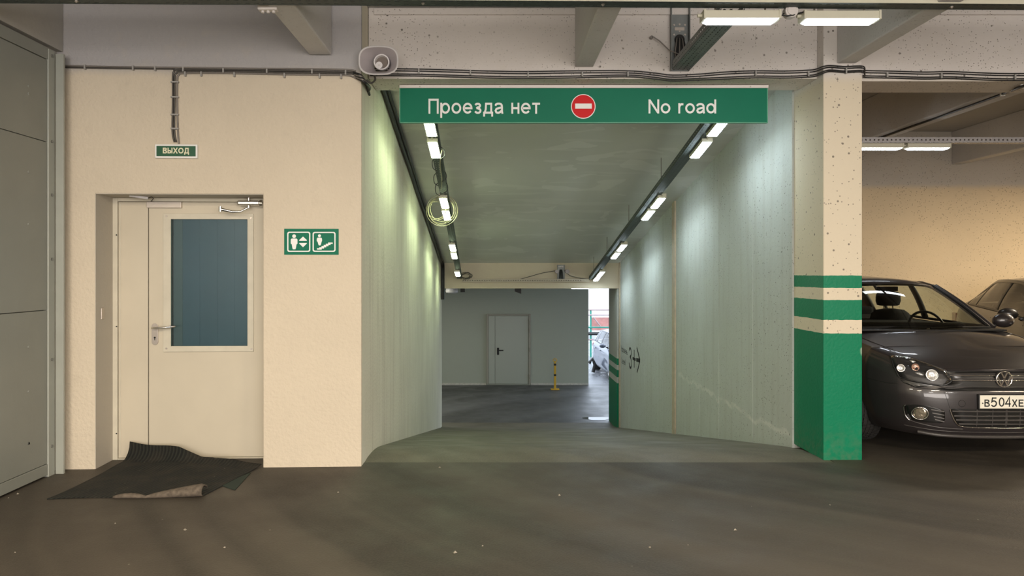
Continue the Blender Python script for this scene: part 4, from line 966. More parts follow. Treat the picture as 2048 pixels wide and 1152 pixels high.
class Car:
    def __init__(s, L=4.2, W=.893, zsh=None, hood=None, wb=(.87, 3.45), zlo=.19):
        s.L, s.W, s.wb, s.zlo = L, W, wb, zlo
        s.zsh = zsh; s.hood = hood
    YF = [(.17,.075),(.20,.05),(.25,.02),(.32,.004),(.45,0),(.56,.008),(.60,.028),(.66,.040),(.70,.052),(.74,.075),(.78,.115),(.84,.2)]
    WV = [(0,.83),(.06,.862),(.15,.88),(.3,.889),(.5,.893),(.7,.888),(.84,.878),(.93,.855),(1,.815)]
    def plan(s, u): return .05*u*u+.40*u**6
    def w(s, v): return interp(s.WV, v)*s.W/.893
    def wf(s, v): return s.w(v)*(1-.075*max(0, 1-v/.6))
    def S(s, x, z):
        u = min(1, abs(x)/s.W)
        for _ in range(4):
            y = s.plan(u); zt = interp(s.zsh, y); v = min(1, max(0, (z-s.zlo)/(zt-s.zlo))); u = min(1, abs(x)/s.wf(v))
        return interp(s.YF, z-(interp(s.zsh, s.plan(u))-.735)*max(0,min(1,(z-.6)/.15)))+s.plan(u)
    def front_pt(s, u, v):
        yp = s.plan(u); zt = interp(s.zsh, yp); z = s.zlo+(zt-s.zlo)*v; x = u*s.wf(v)
        return x, interp(s.YF, z-(zt-.735)*max(0,min(1,(z-.6)/.15)))+yp, z
    def body(s, root, pm):
        us = [0,.1,.2,.3,.4,.5,.6,.68,.75,.81,.86,.90,.935,.965,.985,1.0]
        vs = [0,.05,.11,.2,.3,.4,.5,.58,.66,.72,.78,.84,.90,.94,.975,1]
        side = [.52+.13*i for i in range(int((s.L-1.0)/.13))]
        loops = []
        for v in vs:
            half = [s.front_pt(u, v) for u in us]
            tw = s.w(v)
            for y in side:
                k = 1-.012*max(0, 1-(y-.45)/.5)-.03*max(0, (y-(s.L-1.2))/1.2)**2
                zt = interp(s.zsh, y); e = min(1, max(0, (y-.45)/.4)); half.append((mix(s.wf(v), tw, e*e*(3-2*e))*k, y, s.zlo+(zt-s.zlo)*v))
            rl_ = []
            for u in us:
                yp = .03*u*u+.30*u**6; y = s.L-yp-.10*max(0,(v-.45)/.55)**1.5-.05*max(0,(.15-v)/.15); zt = interp(s.zsh, y)
                rl_.append((u*tw*.965, y, s.zlo+(zt-s.zlo)*v))
            half += rl_[::-1]
            full = half+[(-x, y, z) for x, y, z in half[-2:0:-1]]
            loops.append(full)
        m = MB(); m.loft(loops, True)
        n = len(loops[0]); top = loops[-1]; nh = n//2+1
        m.f.append(tuple(range(n))[::-1]); m.mi.append(2)     # underside
        # cap rows
        base = len(m.v); K = 12
        ti = (len(vs)-1)*n; rows = []
        for i in range(nh):
            x, y, z = top[i]
            if i in (0, nh-1): rows.append([ti+i]*(K+1)); continue
            zc = interp(s.hood, y); row = [ti+i]
            for k in range(1, K):
                t = 1-2*k/K; m.v.append((x*t, y, z+(max(zc, z+.002)-z)*(1-t*t)**.8)); row.append(len(m.v)-1)
            row.append(ti+(n-i)); rows.append(row)
        s.cabin = (1.02, s.L-.45)
        for a, b in zip(rows, rows[1:]):
            for k in range(K):
                f = [a[k], a[k+1], b[k+1], b[k]]; f2 = []
                for q in f:
                    if q not in f2: f2.append(q)
                if len(f2) < 3: continue
                yy = sum(m.v[q][1] for q in f2)/len(f2); m.f.append(tuple(f2)); m.mi.append(1 if s.cabin[0] < yy < s.cabin[1] and 1 <= k <= K-2 else 0)
        o = m.build('body', [pm, M_SEAT, M_BLK], root)
        # wheel arches by boolean, applied
        cut = MB()
        for y in s.wb:
            for sd in (-1, 1): cut.cyl((sd*.60, y, .315), (sd*1.1, y, .315), .355, 40)
        c = cut.build('cut', M_BLK); md = o.modifiers.new('b', 'BOOLEAN'); md.operation = 'DIFFERENCE'; md.object = c; md.solver = 'EXACT'
        dg = bpy.context.evaluated_depsgraph_get(); dg.update(); me = bpy.data.meshes.new_from_object(o.evaluated_get(dg))
        if len(me.polygons) > 50: o.modifiers.clear(); o.data = me
        bpy.data.objects.remove(c)
        me = o.data
        if len(me.materials) < 3:
            me.materials.clear()
            for q in (pm, M_SEAT, M_BLK): me.materials.append(q)
        for p in me.polygons:
            cc = p.center
            for y in s.wb:
                if (cc.y-y)**2+(cc.z-.315)**2 < .357**2 and abs(cc.x) < .90 and (abs(p.normal.x) < .5 or abs(cc.x) < .62) and p.normal.dot(Vector((0, y-cc.y, .315-cc.z))) > -1e-4 and cc.z < .68: p.material_index = 2
        me.polygons.foreach_set('use_smooth', [True]*len(me.polygons)); me.set_sharp_from_angle(angle=math.radians(38))
        return o
    def nrm(s, x, z):
        e = .004; dx = (s.S(x+e, z)-s.S(x-e, z))/(2*e); dz = (s.S(x, z+e)-s.S(x, z-e))/(2*e); return Vector((dx, -1, dz)).normalized()
    def F(s, x, z, off=0): return Vector((x, s.S(x, z), z))+s.nrm(x, z)*off
    def patch(s, name, mt, poly, off, root, solid=.006, sub=3, bulge=0, smooth=50):
        poly2 = []
        for i, p in enumerate(poly):
            q = poly[(i+1) % len(poly)]; d = math.hypot(q[0]-p[0], q[1]-p[1]); k = max(1, int(d/.05))
            poly2 += [(mix(p[0], q[0], j/k), mix(p[1], q[1], j/k)) for j in range(k)]
        tri = [tuple(t) for t in tessellate_polygon([[Vector((a, b, 0)) for a, b in poly2]])]; V = list(poly2)
        for _ in range(sub):
            mid = {}; nt_ = []
            def M2(a, b):
                k = (min(a, b), max(a, b))
                if k not in mid: V.append(((V[a][0]+V[b][0])/2, (V[a][1]+V[b][1])/2)); mid[k] = len(V)-1
                return mid[k]
            for a, b, c in tri: ab, bc, ca = M2(a, b), M2(b, c), M2(c, a); nt_ += [(a, ab, ca), (ab, b, bc), (ca, bc, c), (ab, bc, ca)]
            tri = nt_
        def edge(x, z):
            b = 9
            for i, p in enumerate(poly2):
                q = poly2[(i+1) % len(poly2)]; dx, dz = q[0]-p[0], q[1]-p[1]; t = max(0, min(1, ((x-p[0])*dx+(z-p[1])*dz)/max(1e-9, dx*dx+dz*dz))); b = min(b, math.hypot(x-p[0]-t*dx, z-p[1]-t*dz))
            return b
        m = MB(); m.add([s.F(x, z, off+(bulge*min(1, edge(x, z)/.03)**.6 if bulge else 0)) for x, z in V], tri)
        o = m.build(name, mt, root, smooth=smooth, recalc=False)
        # face outwards
        if o.data.polygons[0].normal.y > 0: o.data.flip_normals()
        if solid: md = o.modifiers.new('t', 'SOLIDIFY'); md.thickness = solid; md.offset = -1
        return o
    def line(s, name, mt, pts, r, off, root, closed=False, n=6, step=.03):
        o = []
        pts = list(pts)+([pts[0]] if closed else [])
        for p, q in zip(pts, pts[1:]):
            k = max(1, int(math.hypot(q[0]-p[0], q[1]-p[1])/step)); o += [s.F(mix(p[0], q[0], j/k), mix(p[1], q[1], j/k), off) for j in range(k)]
        o.append(s.F(*pts[-1], off)); return MB().tube(o, r, n).build(name, mt, root, smooth=60)

def smoothpoly(pts, k=3, closed=True):
    o = []; n = len(pts); rng_ = range(n) if closed else range(n-1)
    for i in rng_:
        a, b, c, d = [Vector(pts[(i+j) % n if closed else max(0, min(n-1, i+j))]) for j in (-1, 0, 1, 2)]
        for q in range(k): t = q/k; p = .5*((2*b)+(c-a)*t+(2*a-5*b+4*c-d)*t*t+(3*b-a-3*c+d)*t**3); o.append((p.x, p.y))
    if not closed: o.append(tuple(pts[-1]))
    return o

def strip_surface(rows, sub=8):
    """rows of (rail point, centre point) from one end to the other: bowed surface mirrored about x = 0"""
    R = []
    for (r, c) in rows:
        r, c = Vector(r), Vector(c); row = []
        for k in range(-sub, sub+1):
            t = k/sub; row.append((r.x*t, c.y+(r.y-c.y)*t*t, c.z+(r.z-c.z)*abs(t)**2.3))
        R.append(row)
    return MB().loft(R, False)

def make_car(name, M, label, cfg, pm, front=None):
    root = empty(name, M=M, label=label, cat='car'); c = Car(cfg['L'], .893, cfg['zsh'], cfg['hood'], cfg['wb']); c.body(root, pm)
    # greenhouse
    A0, A1 = cfg['A']; C1, C0 = cfg['C']; cA0, cA1, cC1, cC0 = cfg['ctr']
    def rail(t, a, b): return Vector(a)*(1-t)+Vector(b)*t
    rf = cfg['roof']
    rows = []
    ws = []
    for i in range(7):
        t = i/6; r = rail(t, A0, A1); r.z += .018*math.sin(PI*t); ce = rail(t, cA0, cA1); ce.z += .03*math.sin(PI*t); ws.append((r, ce))
    strip_surface(ws).build('windscreen', M_CGLASS, root, smooth=60, recalc=False)
    rr = [(A1, cA1)]+rf+[(C1, cC1)]
    roof = strip_surface(rr); roof.build('roof', pm, root, smooth=60, solid=.02, recalc=False)
    bw = []
    for i in range(5):
        t = i/4; bw.append((rail(t, C1, C0), rail(t, cC1, cC0)))
    strip_surface(bw).build('rear_window', M_CGLASS, root, smooth=60, recalc=False)
    # side: rail line from A0 over the roof to C0, belt line below
    RL = [Vector(A0)]+[r for r, _ in ws[1:-1]]+[Vector(A1)]+[Vector(r) for r, _ in rf]+[Vector(C1)]+[rail(t, C1, C0) for t in (.33, .66)]+[Vector(C0)]
    def rail_at(y):
        for a, b in zip(RL, RL[1:]):
            if a.y <= y <= b.y: return mix(a, b, (y-a.y)/max(1e-6, b.y-a.y))
        return RL[-1]
    def belt(y): z = interp(c.zsh, y); return Vector((.80, y, z+.004))
    def side_pt(sd, y, t):
        top = rail_at(y); b = belt(y); p = mix(b, top, t); p.x += .018*math.sin(PI*t); return Vector((p.x*sd, p.y, p.z))
    for sd in (-1, 1):
        def seg(nm, mt, y0, y1, t0=0, t1=1, par=root, solid=.004, off=0, n=14):
            R = []
            for i in range(n+1):
                y = mix(y0, y1, i/n); R.append([side_pt(sd, y, mix(t0, t1, j/6))+Vector((sd*off, 0, 0)) for j in range(7)])
            return MB().loft(R, False).build(nm, mt, par, smooth=60, solid=solid, recalc=False)
        yA, yC, yB, yq = A0[1]+.02, C0[1]-.01, cfg['B'], cfg['q']
        seg('door_frame', M_BLK, yA, yC, 0, .06, off=.003, solid=.012); seg('door_frame', M_BLK, yA+.02, cfg['qe'], .93, 1.0, off=.003, solid=.012)
        for (a, b) in ((yA+.03, yB-.04), (yB+.04, yq-.02), (yq+.02, cfg['qe'])): seg('side_window', M_CGLASS, a, b, .05, .95, solid=0)
        seg('pillar', M_BLK, yB-.05, yB+.05, .03, .97, off=.003, solid=.02, n=3); seg('pillar', M_BLK, yq-.022, yq+.022, .03, .97, off=.003, solid=.02, n=3)
        seg('rear_pillar', pm, cfg['qe'], yC, 0, 1, off=.004, solid=.03)
        pr = [Vector((p.x*sd, p.y, p.z)) for p in RL[:7]]; MB().tube([p+Vector((sd*.006,0,-.008)) for p in pr], [.036]*len(pr), 8).build('windscreen_pillar', pm, root, smooth=60)
        pr = [Vector((p.x*sd, p.y, p.z)) for p in RL[6:]]; MB().tube([p+Vector((0,0,-.010)) for p in pr], .026, 8).build('roof_rail', pm, root, smooth=60)
        pr = [Vector((p.x*sd*.955, p.y-.012, p.z+.012)) for p in RL[:7]]; MB().tube(pr, .013, 6).build('windscreen_seal', M_BLK, root, smooth=60)
        # mirror
        mm = MB(); prof = [(0,.02,.02),(.02,.08,.055),(.05,.105,.07),(.09,.10,.066),(.12,.07,.045),(.14,.02,.015)]
        my = A0[1]+.12; mm.loft([[(sd*(.96+w_*math.cos(2*PI*k/20)), my-.02+y, 1.045+h_*math.sin(2*PI*k/20)) for k in range(20)] for y, w_, h_ in prof], True, True)
        mo_ = mm.build('door_mirror', pm, root, smooth=60); MB().box(sd*.80-.05, sd*.80+.08, my+.02, my+.08, .975, 1.01).build('mirror_arm', M_BLK, mo_, bevel=.008)
        # door seams, handles
        xs = .893
        def sp(y, z): 
            zt = interp(c.zsh, y); v = (z-c.zlo)/(zt-c.zlo); return Vector((sd*(c.w(max(0, min(1, v)))+.0005), y, z))
        for pts in ([(1.32, .93), (1.30, .6), (1.36, .30), (1.5, .24), (2.45, .24), (2.47, .6), (2.50, .95)], [(2.50, .24), (2.95, .25), (3.1, .5), (3.35, .75), (3.40, .98)]):
            MB().tube([sp(*p) for p in pts], .003, 5).build('door_seam', M_BLK, root)
        for y in (2.28, 3.15): MB().box(min(sd*.885, sd*.915), max(sd*.885, sd*.915), y-.09, y+.09, .80, .83).build('door_handle', pm, root, bevel=.01)
        # wheels
        for wi, y in enumerate(c.wb):
            tm = MB(); R0 = .315; xi, xo = .665, .875; prof = [(xi+.02,.205),(xi,.25),(xi+.005,.285),(xi+.03,.306),(xi+.06,.310),(xo-.06,.310),(xo-.03,.306),(xo-.005,.285),(xo,.25),(xo-.02,.205)]
            tm.loft([[(sd*x, y+r*math.cos(2*PI*k/36), .315+r*math.sin(2*PI*k/36)) for k in range(36)] for x, r in prof])
            if front:
                for q in range(5):
                    x0 = xi+.022+q*.034
                    for k in range(52):
                        a0 = 2*PI*(k+.5*(q % 2))/52; a1 = a0+2*PI/52*.74; rr0, rr1 = .298, R0 if 0 < q < 4 else .311; tw = .03*(1 if q < 2 else -1 if q > 2 else 0)
                        V = []
                        for r in (rr0, rr1):
                            for (x, a) in ((x0, a0), (x0+.029, a0+tw), (x0+.029, a1+tw), (x0, a1)): V.append((sd*x, y+r*math.cos(a), .315+r*math.sin(a)))
                        tm.add(V, [(4,5,6,7),(0,1,5,4),(1,2,6,5),(2,3,7,6),(3,0,4,7)])
            ty = tm.build('tyre', M_RUBBER, root, smooth=35)
            rm = MB(); rm.loft([[(sd*x, y+r*math.cos(2*PI*k/30), .315+r*math.sin(2*PI*k/30)) for k in range(30)] for x, r in ((xi+.03,.20),(xo-.02,.207),(xo-.012,.20),(xo-.03,.19),(xo-.10,.185),(xo-.11,.02))])
            for k in range(5):
                a = 2*PI*k/5
                for da in (-.13, .13): rm.tube([(sd*(xo-.025), y+.04*math.cos(a+da), .315+.04*math.sin(a+da)), (sd*(xo-.02), y+.195*math.cos(a+da*.8), .315+.195*math.sin(a+da*.8))], .016, 6)
            rm.cyl((sd*(xo-.06), y, .315), (sd*(xo-.015), y, .315), .055, 16); rm.build('rim', M_RIM, root, smooth=40)
    # interior
    for x in (-.37, .37):
        sb_ = MB(); sb_.loft([[(x+w_*math.cos(2*PI*k/20)*(1 if True else 0), 2.42+.06*math.sin(2*PI*k/20)+(z-1)*.15, z) for k in range(20)] for z, w_ in ((.90,.24),(1.0,.235),(1.06,.215),(1.10,.16),(1.115,.05))], True, True)
        se = sb_.build('seat', M_SEAT, root, smooth=60)
        hr = MB(); hr.loft([[(x+w_*abs(math.cos(t))**.6*(1 if math.cos(t) > 0 else -1), 2.47+.05*math.sin(t), z) for t in [2*PI*k/24 for k in range(24)]] for z, w_ in ((1.145,.09),(1.155,.125),(1.20,.14),(1.27,.135),(1.30,.11),(1.31,.05))], True, True)
        hr.build('headrest', M_SEAT, se, smooth=60)
        for dx in (-.05, .05): MB().cyl((x+dx, 2.46, 1.09), (x+dx, 2.47, 1.17), .008, 8).build('headrest_post', M_CHR, se)
    rs = MB().box(-.62, .62, 3.25, 3.40, .95, 1.10).build('rear_seat', M_SEAT, root, bevel=.04)
    for x in (-.38, .38): MB().box(x-.12, x+.12, 3.30, 3.40, 1.11, 1.25).build('headrest', M_SEAT, rs, bevel=.04)
    MB().box(-.68, .68, 1.25, 1.62, .96, 1.015).build('dashboard', M_SEAT, root, bevel=.02)
    sw = MB(); R = []
    for k in range(33):
        t = 2*PI*k/32; R.append(Vector((.37+.185*math.cos(t), 1.72+.06*math.sin(t), .94+.175*math.sin(t))))
    sw.tube(R, .013, 8, False).tube([(.37-.17, 1.72, .94), (.37, 1.70, .93), (.37+.17, 1.72, .94)], .014, 6).cyl((.37, 1.69, .93), (.37, 1.73, .93), .05, 14).build('steering_wheel', M_BLK, root, smooth=60)
    MB().box(-.10, .12, 1.80, 1.82, 1.325, 1.375).build('rear_view_mirror', M_BLK, root, bevel=.008)
    # tail lamps
    for sd in (-1, 1): MB().box(min(sd*.60, sd*.84), max(sd*.60, sd*.84), cfg['L']-.30, cfg['L']-.05, .78, .92).build('tail_lamp', M_TAIL, root, bevel=.02)
    MB().box(-.26, .26, cfg['L']-.02, cfg['L']+.012, .45, .56).build('rear_plate', M_PLATE, root, bevel=.003)
    return root, c

HZ = [(0,.732),(.06,.742),(.14,.775),(.3,.832),(.45,.865),(.7,.895),(1.0,.935),(1.3,.962),(2.5,.985),(3.7,1.015),(4.0,1.00),(4.2,.97)]
HH = [(.05,.735),(.10,.748),(.16,.775),(.25,.812),(.4,.858),(.6,.902),(.8,.943),(.95,.978),(1.05,.985),(1.6,.99),(2.2,.99),(3.5,1.01),(4.2,1.0)]
hatch = dict(L=4.2, wb=(.87, 3.45), zsh=HZ, hood=HH, A=((.735,1.27,.985),(.575,1.93,1.372)), C=((.555,3.82,1.36),(.72,4.02,1.03)),
             ctr=((0,.99,.99),(0,1.70,1.405),(0,3.90,1.43),(0,4.12,1.04)), roof=[((.60,2.2,1.408),(0,2.1,1.460)),((.61,2.7,1.418),(0,2.6,1.482)),((.605,3.2,1.408),(0,3.2,1.480)),((.585,3.6,1.382),(0,3.65,1.455))], B=2.50, q=3.30, qe=3.62)
SZ = [(0,.732),(.06,.742),(.14,.785),(.3,.85),(.45,.89),(.7,.92),(1.0,.96),(1.3,1.00),(2.5,1.025),(3.7,1.06),(4.2,1.06),(4.55,1.02)]
SH = [(.05,.735),(.10,.755),(.16,.80),(.25,.84),(.4,.89),(.6,.93),(.8,.965),(.95,.995),(1.05,1.01),(3.5,1.04),(4.0,1.09),(4.3,1.10),(4.55,1.07)]
sedan = dict(L=4.55, wb=(.90, 3.58), zsh=SZ, hood=SH, A=((.735,1.32,1.01),(.575,2.02,1.375)), C=((.555,3.45,1.37),(.70,4.08,1.07)),
             ctr=((0,1.05,1.01),(0,1.80,1.405),(0,3.45,1.43),(0,4.10,1.10)), roof=[((.60,2.3,1.41),(0,2.2,1.455)),((.61,2.7,1.42),(0,2.6,1.475)),((.60,3.1,1.41),(0,3.05,1.465))], B=2.50, q=3.42, qe=3.80)

GO = Vector((4.08, 5.90, 0))
golf, gc = make_car('hatchback_car', Matrix.Translation(GO), 'dark graphite hatchback parked nose out beside the green striped column', hatch, M_PAINT, True)
# --- details of its nose, traced: pixel -> (x, z) on the nose surface
def N(u, v, zoom=5):
    px, py = (1720+u/5.76, 700+v/5.76) if zoom == 5 else (1720+u/4.8, 540+v/4.8)
    x, z, Y = 0, .5, 5.95
    for _ in range(6):
        x = (px-VX)*Y/F-GO.x; z = H-(py-VY)*Y/F; x = max(-.885, min(.885, x)); Y = GO.y+gc.S(x, z)
    return x, z
mir = lambda pl: [(-x, z) for x, z in pl][::-1]
def both(fn):
    for sd in (1, -1): fn(sd)
hl_ = [N(*p) for p in ((252,150),(247,100),(275,66),(330,58),(430,66),(560,92),(700,140),(840,190),(962,240),(1010,292),(1050,350),(960,406),(850,399),(700,374),(550,343),(430,308),(330,262),(282,210))]
hls = smoothpoly(hl_, 3)
def orient(x, z, off, sd=1):
    n = gc.nrm(x, z); f = gc.F(x, z, off); 
    if sd < 0: n = Vector((-n.x, n.y, n.z)); f = Vector((-f.x, f.y, f.z))
    n = (n+Vector((0,-.9,0))).normalized(); e = Vector((1,0,0)); e = (e-n*e.dot(n)).normalized(); return f, n, e, n.cross(e)
def bowl(nm, mt, c_, r, d, par, sd, n=28, facets=True, off=.002):
    x, z = c_; f, nn, e, w_ = orient(x, z, off, sd); m = MB(); R = []
    for rr, dd in ((r*1.04,.0),(r*1.04,d*1.0),(r*.97,d*1.02),(r*.9,d*.7),(r*.6,d*.35),(r*.3,d*.2),(r*.22,d*.2),(r*.2,d*.8),(r*.05,d*.9)):
        R.append([f+nn*dd+(e*math.cos(2*PI*k/n)+w_*math.sin(2*PI*k/n))*rr*(1-(.05*(k % 2) if facets and .25*r < rr < .95*r else 0)) for k in range(n)])
    return m.loft(R, True, True).build(nm, mt, par, smooth=25)
for sd in (1, -1):
    pp = hls if sd == 1 else mir(hls)
    hd = gc.patch('headlamp', M_BEZ, pp, .003, golf, solid=.004)
    px2n = lambda u, v: N(u, v)
    a = N(452,212); b = N(352,212); bowl('main_beam_bowl', M_REFL, a, abs(a[0]-b[0])*1.25, .018, hd, sd, off=.022)
    a = N(817,293); b = N(742,293); bowl('high_beam_bowl', M_REFL, a, abs(a[0]-b[0])*1.0, .018, hd, sd, off=.010)
    a = N(632,202); b = N(580,202); bowl('indicator_bowl', M_AMB, a, abs(a[0]-b[0]), .014, hd, sd)
    for q in ([(560,120),(600,118),(640,140),(600,150)], [(620,262),(680,255),(740,290),(700,298)]):
        pl_ = [N(*t) for t in q]; gc.patch('reflector_trim', M_REFL, pl_ if sd == 1 else mir(pl_), .008, hd, solid=.004, sub=1)
    gc.patch('lamp_cover', M_LCOVER, pp, .012, hd, solid=0, bulge=.036)
    gc.line('lamp_seal', M_BLK, pp, .0055, .014, hd, closed=True)
    gc.line('lamp_seal', M_BLK, pp, .006, .003, hd, closed=True)
# upper grille with two bright slats
gl_ = [N(*p) for p in ((968,246),(1012,292),(1052,352),(985,402),(900,412),(700,382),(500,345),(420,330),(480,372),(620,425),(760,448),(960,466),(1300,472),(1680,476))]
gl_[-1] = (0, gl_[-1][1]); top = [(0, N(1680,250)[1]), N(1300,249)]
gp = gl_+[(-x, z) for x, z in gl_[-2::-1]]+[]
gp2 = gp+[(-top[1][0], top[1][1]), top[0], top[1]]
gc.patch('upper_grille', M_GRIL, gp2, .0025, golf, solid=.003)
for v, u0 in ((297,1022),(352,1058)):
    a = N(u0, v); zc_ = N(1600, v)[1]; pts = [a, (a[0]*.5, mix(a[1], zc_, .8)), (0, zc_), (-a[0]*.5, mix(a[1], zc_, .8)), (-a[0], a[1])]
    gc.line('grille_slat', M_CHR, pts, .0045, .010, golf, n=8)
    gc.line('grille_slat', M_SLAT, [(x, z+.012) for x, z in pts], .006, .004, golf, n=8)
# hood front edge
a = N(968,243); gc.line('hood_seam', M_BLK, [a, (a[0]*.5, N(1300,247)[1]), (0, N(1680,247)[1]), (-a[0]*.5, N(1300,247)[1]), (-a[0], a[1])], .003, .001, golf)
# bumper: centre field, seams, tow cover, washer covers
cf = [N(*p) for p in ((968,478),(1000,560),(1035,672))]
for sd in (1, -1):
    q = cf if sd == 1 else [(-x, z) for x, z in cf]
    gc.line('bumper_seam', M_BLK, q, .0012, .0005, golf)
    wz = [N(*p) for p in ((565,378),(585,418),(600,426),(690,442),(697,418))]; q = wz if sd == 1 else [(-x, z) for x, z in wz]
    gc.line('washer_cover_seam', M_BLK, q, .0013, .0005, golf)
    wz = [N(*p) for p in ((62,318),(120,330),(200,342),(245,330))]; q = wz if sd == 1 else [(-x, z) for x, z in wz]
    gc.line('wing_seam', M_BLK, q, .002, .0005, golf)
tc_ = N(1175,617); gc.line('tow_cover_seam', M_BLK, [(tc_[0]+.026*math.cos(t), tc_[1]+.026*math.sin(t)) for t in [2*PI*k/24 for k in range(24)]], .0012, .0005, golf, closed=True, step=.01)
# lower grille
lg = [N(*p) for p in ((1033,676),(1050,730),(1075,790),(1100,830),(1130,860),(1200,880),(1400,890),(1680,894))]; lg[-1] = (0, lg[-1][1])
lgp = lg+[(-x, z) for x, z in lg[-2::-1]]
lgr = gc.patch('lower_grille', M_GRIL, lgp, .002, golf, solid=.002)
for v in (708, 762, 808, 852):
    zl = N(1500, v)[1]; xl = interp(sorted([(z, x) for x, z in lg]), zl)
    gc.line('grille_slat', M_SLAT, [(xl+.01, zl), (0, zl), (-xl-.01, zl)], .0065, .006, golf, n=6)
for u in (1345, 1525, 1690):
    xg = N(u, 760)[0]
    for sd in (1, -1): gc.line('grille_rib', M_SLAT, [(xg*sd, lg[0][1]-.004), (xg*sd, lg[5][1]+.004)], .004, .003, golf)
for sd in (1, -1):
    gc.line('chrome_trim', M_CHR, [(x*sd, z-.003) for x, z in smoothpoly(lg, 3, False)], .0045, .004, golf, n=8)
# fog lamp recess
fo = [N(*p) for p in ((470,640),(500,628),(620,626),(760,642),(880,668),(965,695),(978,740),(968,832),(880,838),(740,832),(640,815),(560,780),(500,725))]
fch = [N(*p) for p in ((500,628),(474,640),(462,668),(470,705),(500,750),(560,800),(640,832),(760,862),(900,890),(1040,903),(1180,912))]
for sd in (1, -1):
    k = lambda pl: pl if sd == 1 else mir(pl)
    fg = gc.patch('fog_lamp_recess', M_GRIL, k(smoothpoly(fo, 2)), .0015, golf, solid=.002)
    gc.line('chrome_trim', M_CHR, k(smoothpoly(fch[:6], 3, False)), .0038, .003, golf, n=8)
    gc.line('lip_edge', M_SLAT, k(smoothpoly(fch[5:], 3, False)), .004, .001, golf, n=6)
    c0 = N(695,728); rx = abs(N(592,728)[0]-c0[0]); rz_ = abs(N(695,658)[1]-c0[1]); el = [(c0[0]+rx*math.cos(2*PI*q/32), c0[1]+rz_*math.sin(2*PI*q/32)) for q in range(32)]
    el2 = [(c0[0]+rx*.84*math.cos(2*PI*q/32), c0[1]+rz_*.84*math.sin(2*PI*q/32)) for q in range(32)]
    gc.line('chrome_ring', M_CHR, k(el), .0055, .007, fg, closed=True, n=8, step=.01)
    gc.patch('fog_lamp', mat('fog_reflector', (.50,.44,.34), .25, .85, bump=.8, bscale=25) if 'fog_reflector' not in MATS else MATS['fog_reflector'], k(el2), .007, fg, solid=.004, sub=2)
    for v in (705, 745, 785, 820):
        p, q = N(815+(v-705)*.4, v-18), N(968, v+6); pl_ = [p, q] if sd == 1 else [(-p[0], p[1]), (-q[0], q[1])]
        gc.line('louvre', M_SLAT, pl_, .006, .003, fg)
# chin lip
ch = [N(*p) for p in ((330,925),(700,955),(1100,985))]; zc_ = .205
gc.line('chin_spoiler', M_SLAT, [(-.62,.222),(-.5,.208),(-.25,.200),(0,.198),(.25,.200),(.5,.208),(.62,.222)], .014, .004, golf, n=8)
gc.line('bumper_crease', M_SLAT, [(-.70,.262),(-.5,.245),(-.2,.238),(0,.236),(.2,.238),(.5,.245),(.70,.262)], .003, .0005, golf)
# emblem
ez_ = N(1680,335)[1]; er = .0665; f0 = gc.F(0, ez_, .006)
em = MB().cyl(f0+Vector((0,.004,0)), f0+Vector((0,-.006,0)), er*1.06, 36).build('emblem_base', M_GRIL, golf, smooth=40)
yy = f0.y-.012
MB().tube([(er*.93*math.cos(2*PI*k/40), yy+.002, ez_+er*.93*math.sin(2*PI*k/40)) for k in range(41)], .0062, 8, False).build('emblem_ring', M_CHR, em, smooth=60)
lm = MB()
def stroke(pts, w_=.0052):
    L_, R_ = ribbon([(x*er, z*er) for x, z in pts], w_); lm.loft([[(l.x, yy+.005, ez_+l.y), (l.x, yy-.001, ez_+l.y), (r.x, yy-.001, ez_+r.y), (r.x, yy+.005, ez_+r.y)] for l, r in zip(L_, R_)], True, True)
stroke([(-.36,.80),(0,.10),(.36,.80)]); stroke([(-.80,.38),(-.36,-.76),(0,.02),(.36,-.76),(.80,.38)])
lm.build('emblem_letters', M_CHR, em)
# number plate
p0, p1 = N(1360,668), N(1875,515); xw = .281; pw = empty('number_plate'); pw.parent = golf; bpy.data.objects.remove(pw)
ypl = gc.S(0, .5)-.022; zb_, zt_ = p0[1], p1[1]
plh = MB().box(p0[0]-.008, xw+.008, ypl, ypl+.03, zb_-.010, zt_+.006).build('plate_holder', M_BLK, golf, bevel=.004)
pt_ = MB().box(p0[0], xw, ypl-.003, ypl, zb_, zt_).build('number_plate', M_PLATE, plh, bevel=.002)
def PX(u): return N(u, 600)[0]
lt = MB(); base_ = N(1600,648)[1]
for chh, u0, u1, hh_ in (('B',1408,1468,.0575),('5',1484,1554,.0745),('0',1574,1640,.0745),('4',1649,1716,.0745),('X',1728,1786,.0575),('E',1802,1861,.0575)):
    x0, x1 = PX(u0), PX(u1); wd = text_w(chh, hh_, .17 if hh_ < .06 else .14); k = (x1-x0)/wd
    letters(chh, hh_, .17 if hh_ < .06 else .14, lambda u, v, d: (x0+u*k, ypl-.0032-d, base_+v), M_BLACKP, plh, .0008)
bx0 = PX(1387); lt.cyl((bx0, ypl-.006, base_+.028), (bx0, ypl-.003, base_+.028), .005, 10)
lt.box(PX(1876), PX(1882), ypl-.004, ypl-.003, zb_+.004, zt_-.004)
lt.build('plate_divider', M_BLACKP, plh)
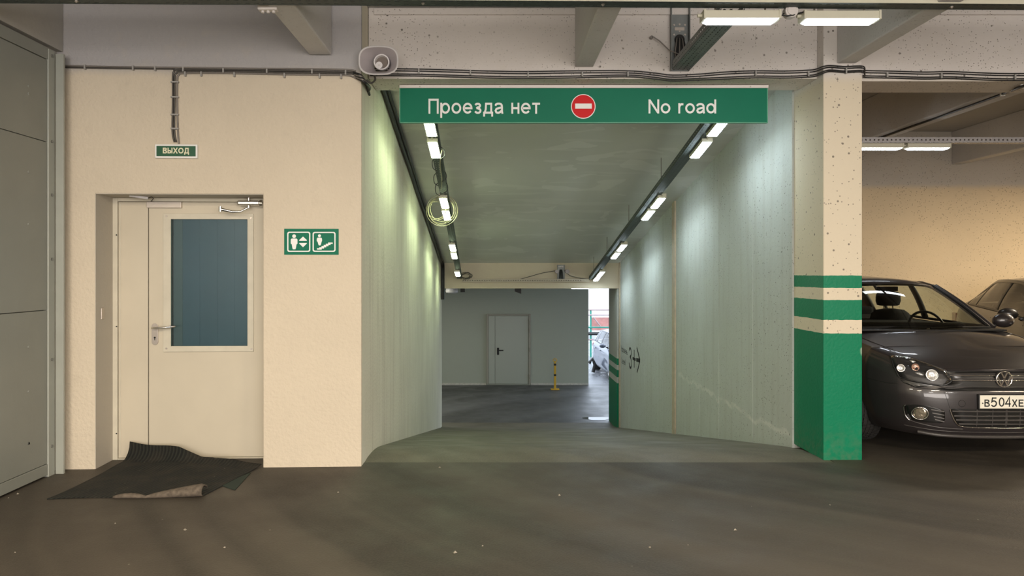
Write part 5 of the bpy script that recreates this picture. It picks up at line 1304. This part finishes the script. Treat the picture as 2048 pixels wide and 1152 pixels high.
# wipers, bonnet shut lines
for x0, x1, y0 in ((-.66,-.02,1.13),(.02,.64,1.12)):
    MB().tube([(x0,1.16 if abs(x0) > .3 else 1.06,.993),((x0+x1)/2,1.08,1.004),(x1,1.15 if abs(x1) > .3 else 1.06,.998)], .010, 6).build('wiper', M_BLK, golf)
MB().box(-.70,.70,1.0,1.20,.972,.988).build('cowl', M_BLK, golf, bevel=.005)
def cap_pt(x, y):
    lo, hi = 0, 1
    for _ in range(30):
        u = (lo+hi)/2
        if gc.front_pt(u, 1)[1] < y: lo = u
        else: hi = u
    xs = gc.front_pt(lo, 1)[0] if y < .55 else .815; zs = interp(gc.zsh, y); zc2 = interp(gc.hood, y); t = min(1, abs(x)/xs)
    return Vector((x, y, zs+(max(zc2, zs+.002)-zs)*(1-t*t)**.8+.0006))
for sd in (1, -1):
    MB().tube([cap_pt(sd*x, y) for x, y in ((.745,1.22),(.745,1.05),(.735,.85),(.72,.65),(.70,.50),(.68,.42))], .0028, 6).build('hood_seam', M_BLK, golf, smooth=60)
    gc.line('hood_seam', M_BLK, [(sd*x, z+.010) for x, z in hl_[4:9]], .0025, .002, golf)

sd_, sc2 = make_car('saloon_car', Matrix.Translation((6.30,6.76,0)) @ Matrix.Rotation(math.radians(-19), 4, 'Z'), 'dark brown saloon car parked behind the hatchback against the ochre wall', sedan, M_PAINTS)
sv, sc3 = make_car('silver_car', Matrix.Translation((4.50,22.55,-1.90)) @ Matrix.Rotation(math.radians(2.4), 4, 'Z'), 'silver blue car parked outside in the bright opening below', hatch, M_SILV)
for r_, cc in ((sd_, sc2), (sv, sc3)):
    for sd in (1, -1):
        pl_ = [(-.83,.66),(-.80,.74),(-.70,.745),(-.56,.715),(-.47,.66),(-.60,.60),(-.76,.60)]; cc.patch('headlamp', M_REFL, smoothpoly(pl_ if sd == 1 else mir(pl_), 2), .006, r_, solid=.006, sub=2)
    cc.patch('upper_grille', M_GRIL, [(-.45,.70),(-.42,.62),(.42,.62),(.45,.70)], .004, r_, solid=.004, sub=2)
    cc.patch('lower_grille', M_GRIL, [(-.50,.40),(-.42,.28),(.42,.28),(.50,.40)], .004, r_, solid=.004, sub=2)
